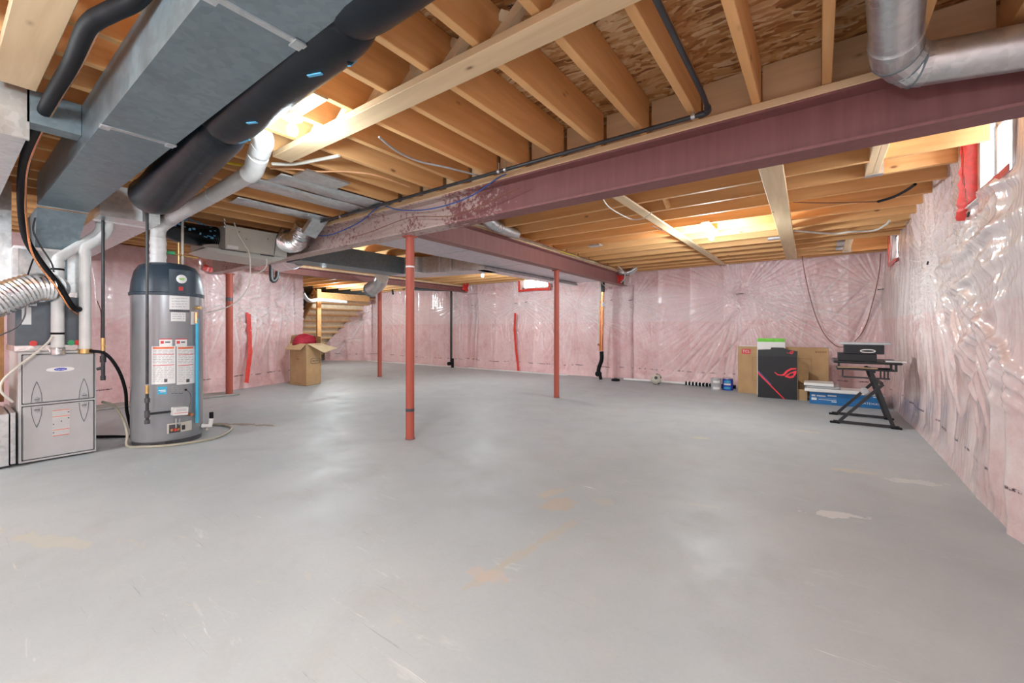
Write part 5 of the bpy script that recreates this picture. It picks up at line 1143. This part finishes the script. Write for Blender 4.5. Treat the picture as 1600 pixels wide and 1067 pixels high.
cable([P(1018, 352, z=zr), P(1050, 368, z=zr), P(1085, 384, z=zr)], .004, 'steel_dark', 'thin dark wire along the slanting nailing board')
cable([P(1240, 316, z=zr), P(1290, 317, z=zr), P(1340, 316, z=zr), P(1374, 315, z=zr)], .005, 'cable_brown', 'thin brown wire under the right bay joists leading to the black sleeve')
cable([P(1372, 315, z=zr), P(1395, 308, z=zr), P(1415, 298, z=zr), P(1430, 288, z=zr)], .012, 'rubber', 'short black sleeve crossing two joists near the right wall', 'sleeve')
cable([P(1240, 360, z=zr), P(1300, 365, z=zr), P(1330, 362, z=zr), P(1365, 360, z=zr), P(1384, 351, z=zr), P(1390, 345, z=zr)], .012, 'cable_white', 'thick white cable under the joists beside the far side window')
for i, (dx, mt, lb) in enumerate(((0, 'cable_white', 'white cable of the bundle along the top edge of the rear beam'), (.03, 'cable_yellow', 'yellow cable of the bundle along the top edge of the rear beam'), (.055, 'cable_brown', 'brown cable of the bundle along the top edge of the rear beam'))):
    pts = []; rn = random.Random(40+i)
    for k in range(14): y = 3.1+.36*k; pts.append((-3.085+dx-.03*(y-2.7)/1.0*.9+rn.uniform(-.012, .012), y, 2.245+rn.uniform(-.008, .01)))
    cable(pts, .009, mt, lb)
for i, (c0, c1_, lb) in enumerate((((712, 346, 718), (0, 0, 0), 'short silver duct stub over the rear beam, next to the main beam'), ((768, 345, 800), (0, 0, 0), 'longer silver duct stub over the rear beam, beside the cables'))):
    o = thing('silver_duct', lb, 'duct', (-3.1, 3.4, 2.25))
    if i == 0: pts = [(-3.05, 2.86, 2.275), (-3.10, 3.05, 2.27), (-3.16, 3.20, 2.285), (-3.2, 3.3, 2.31)]
    else: pts = [(-2.98, 3.50, 2.33), (-3.02, 3.72, 2.275), (-3.05, 3.95, 2.262), (-3.08, 4.30, 2.262)]
    MB().tube(pts, [.07, .07, .066, .06], 18, sub=5).go('duct_wall', GV, o, True)
    for t in (.35, .65): a_ = Vector(pts[1]).lerp(Vector(pts[2]), t); MB().tube([a_, a_+(Vector(pts[2])-Vector(pts[1])).normalized()*.012], .073, 18, False).go('ring', FO, o, True)
cable([P(366, 348, x=-5.19), P(372, 365, x=-5.18), P(382, 382, x=-5.17), P(390, 398, x=-5.17), P(391, 430, x=-5.18), P(388, 448, x=-5.2), P(374, 468, x=-5.25), P(350, 482, x=-5.3), P(325, 488, x=-5.3), P(314, 492, x=-5.3)], .006, 'cable_white', 'pale cable hanging from the beige box down to the water heater')
cable([P(442, 352, x=-5.19), P(433, 368, x=-5.18), P(430, 385, x=-5.17), P(428, 398, x=-5.17)], .004, 'steel_dark', 'thin dark wire down the right end of the beige box')
cable([P(417, 404, x=-5.25), P(416, 416, x=-5.25), P(408, 424, x=-5.25), P(394, 428, x=-5.22)], .007, 'cable_white', 'white drain tube curling under the beige box')
cable([P(55, 340, x=-4.85), P(52, 360, x=-4.9), P(62, 382, x=-4.92), P(80, 410, x=-4.95), P(84, 425, x=-4.97)], .006, 'steel_dark', 'dark cable strapped to the left white furnace pipe')
cable([P(58, 392, x=-4.95), P(50, 410, x=-4.93), P(40, 440, x=-4.93)], .005, 'rubber', 'thin black wire behind the copper tube at the plenum')
cable([P(40, 478, x=-4.8), P(38, 495, x=-4.8), P(25, 512, x=-4.8), P(-5, 526, x=-4.8)], .005, 'steel_dark', 'dark wire curving left below the ribbed silver duct')
cable([P(82, 525, x=-4.97), P(75, 535, x=-4.97), P(55, 552, x=-4.96), P(25, 575, x=-4.95), P(4, 595, x=-4.93), P(2, 612, x=-4.93), P(20, 628, x=-4.97)], .008, 'cable_white', 'pale tube sagging across the top left corner of the furnace')
cable([P(152, 470, x=-5.15), P(158, 490, x=-5.15), P(158, 530, x=-5.15), P(162, 548, x=-5.1)], .004, 'cable_brown', 'thin red-brown wire beside the right furnace pipe')
jb = MB().box(tuple(P(1330, 372, z=JB-.03)-Vector((.05, .05, .0))), tuple(P(1330, 372, z=JB-.03)+Vector((.05, .05, .028))))
for (a, b, lb) in ((1212, 373, 'small galvanised junction box beside the broad nailing board in the right bay'), (930, 384, 'bent galvanised sheet by the rear beam cables')):
    p = P(a, b, z=JB-.02); tag(MB().box((p.x-.09, p.y-.05, JB-.03), (p.x+.09, p.y+.05, JB-.001), .004).go('junction_box' if a > 1000 else 'metal_plate', GV), lb, 'fixture')
p = P(1170, 459, y=FY); 
for (a, b, l_) in ((1156, 459, .12), (985, 469, .09), (955, 469, .04), (738, 477, .06), (806, 474, .08), (822, 472, .07), (1377, 452, .09)):
    c_ = P(a, b, y=8.62); MB().bar(c_+Vector((-l_/2, 0, -.003)), c_+Vector((l_/2, 0, .005)), .012, .012).go('sheet_fixing', M['print_black'], wf)
for (a, b) in ((1450, 409), (1514, 332)):
    c_ = P(a, b, x=.81); MB().bar(c_, c_+Vector((0, .03, -.02)), .012, .012).go('sheet_fixing', M['print_black'], wr)
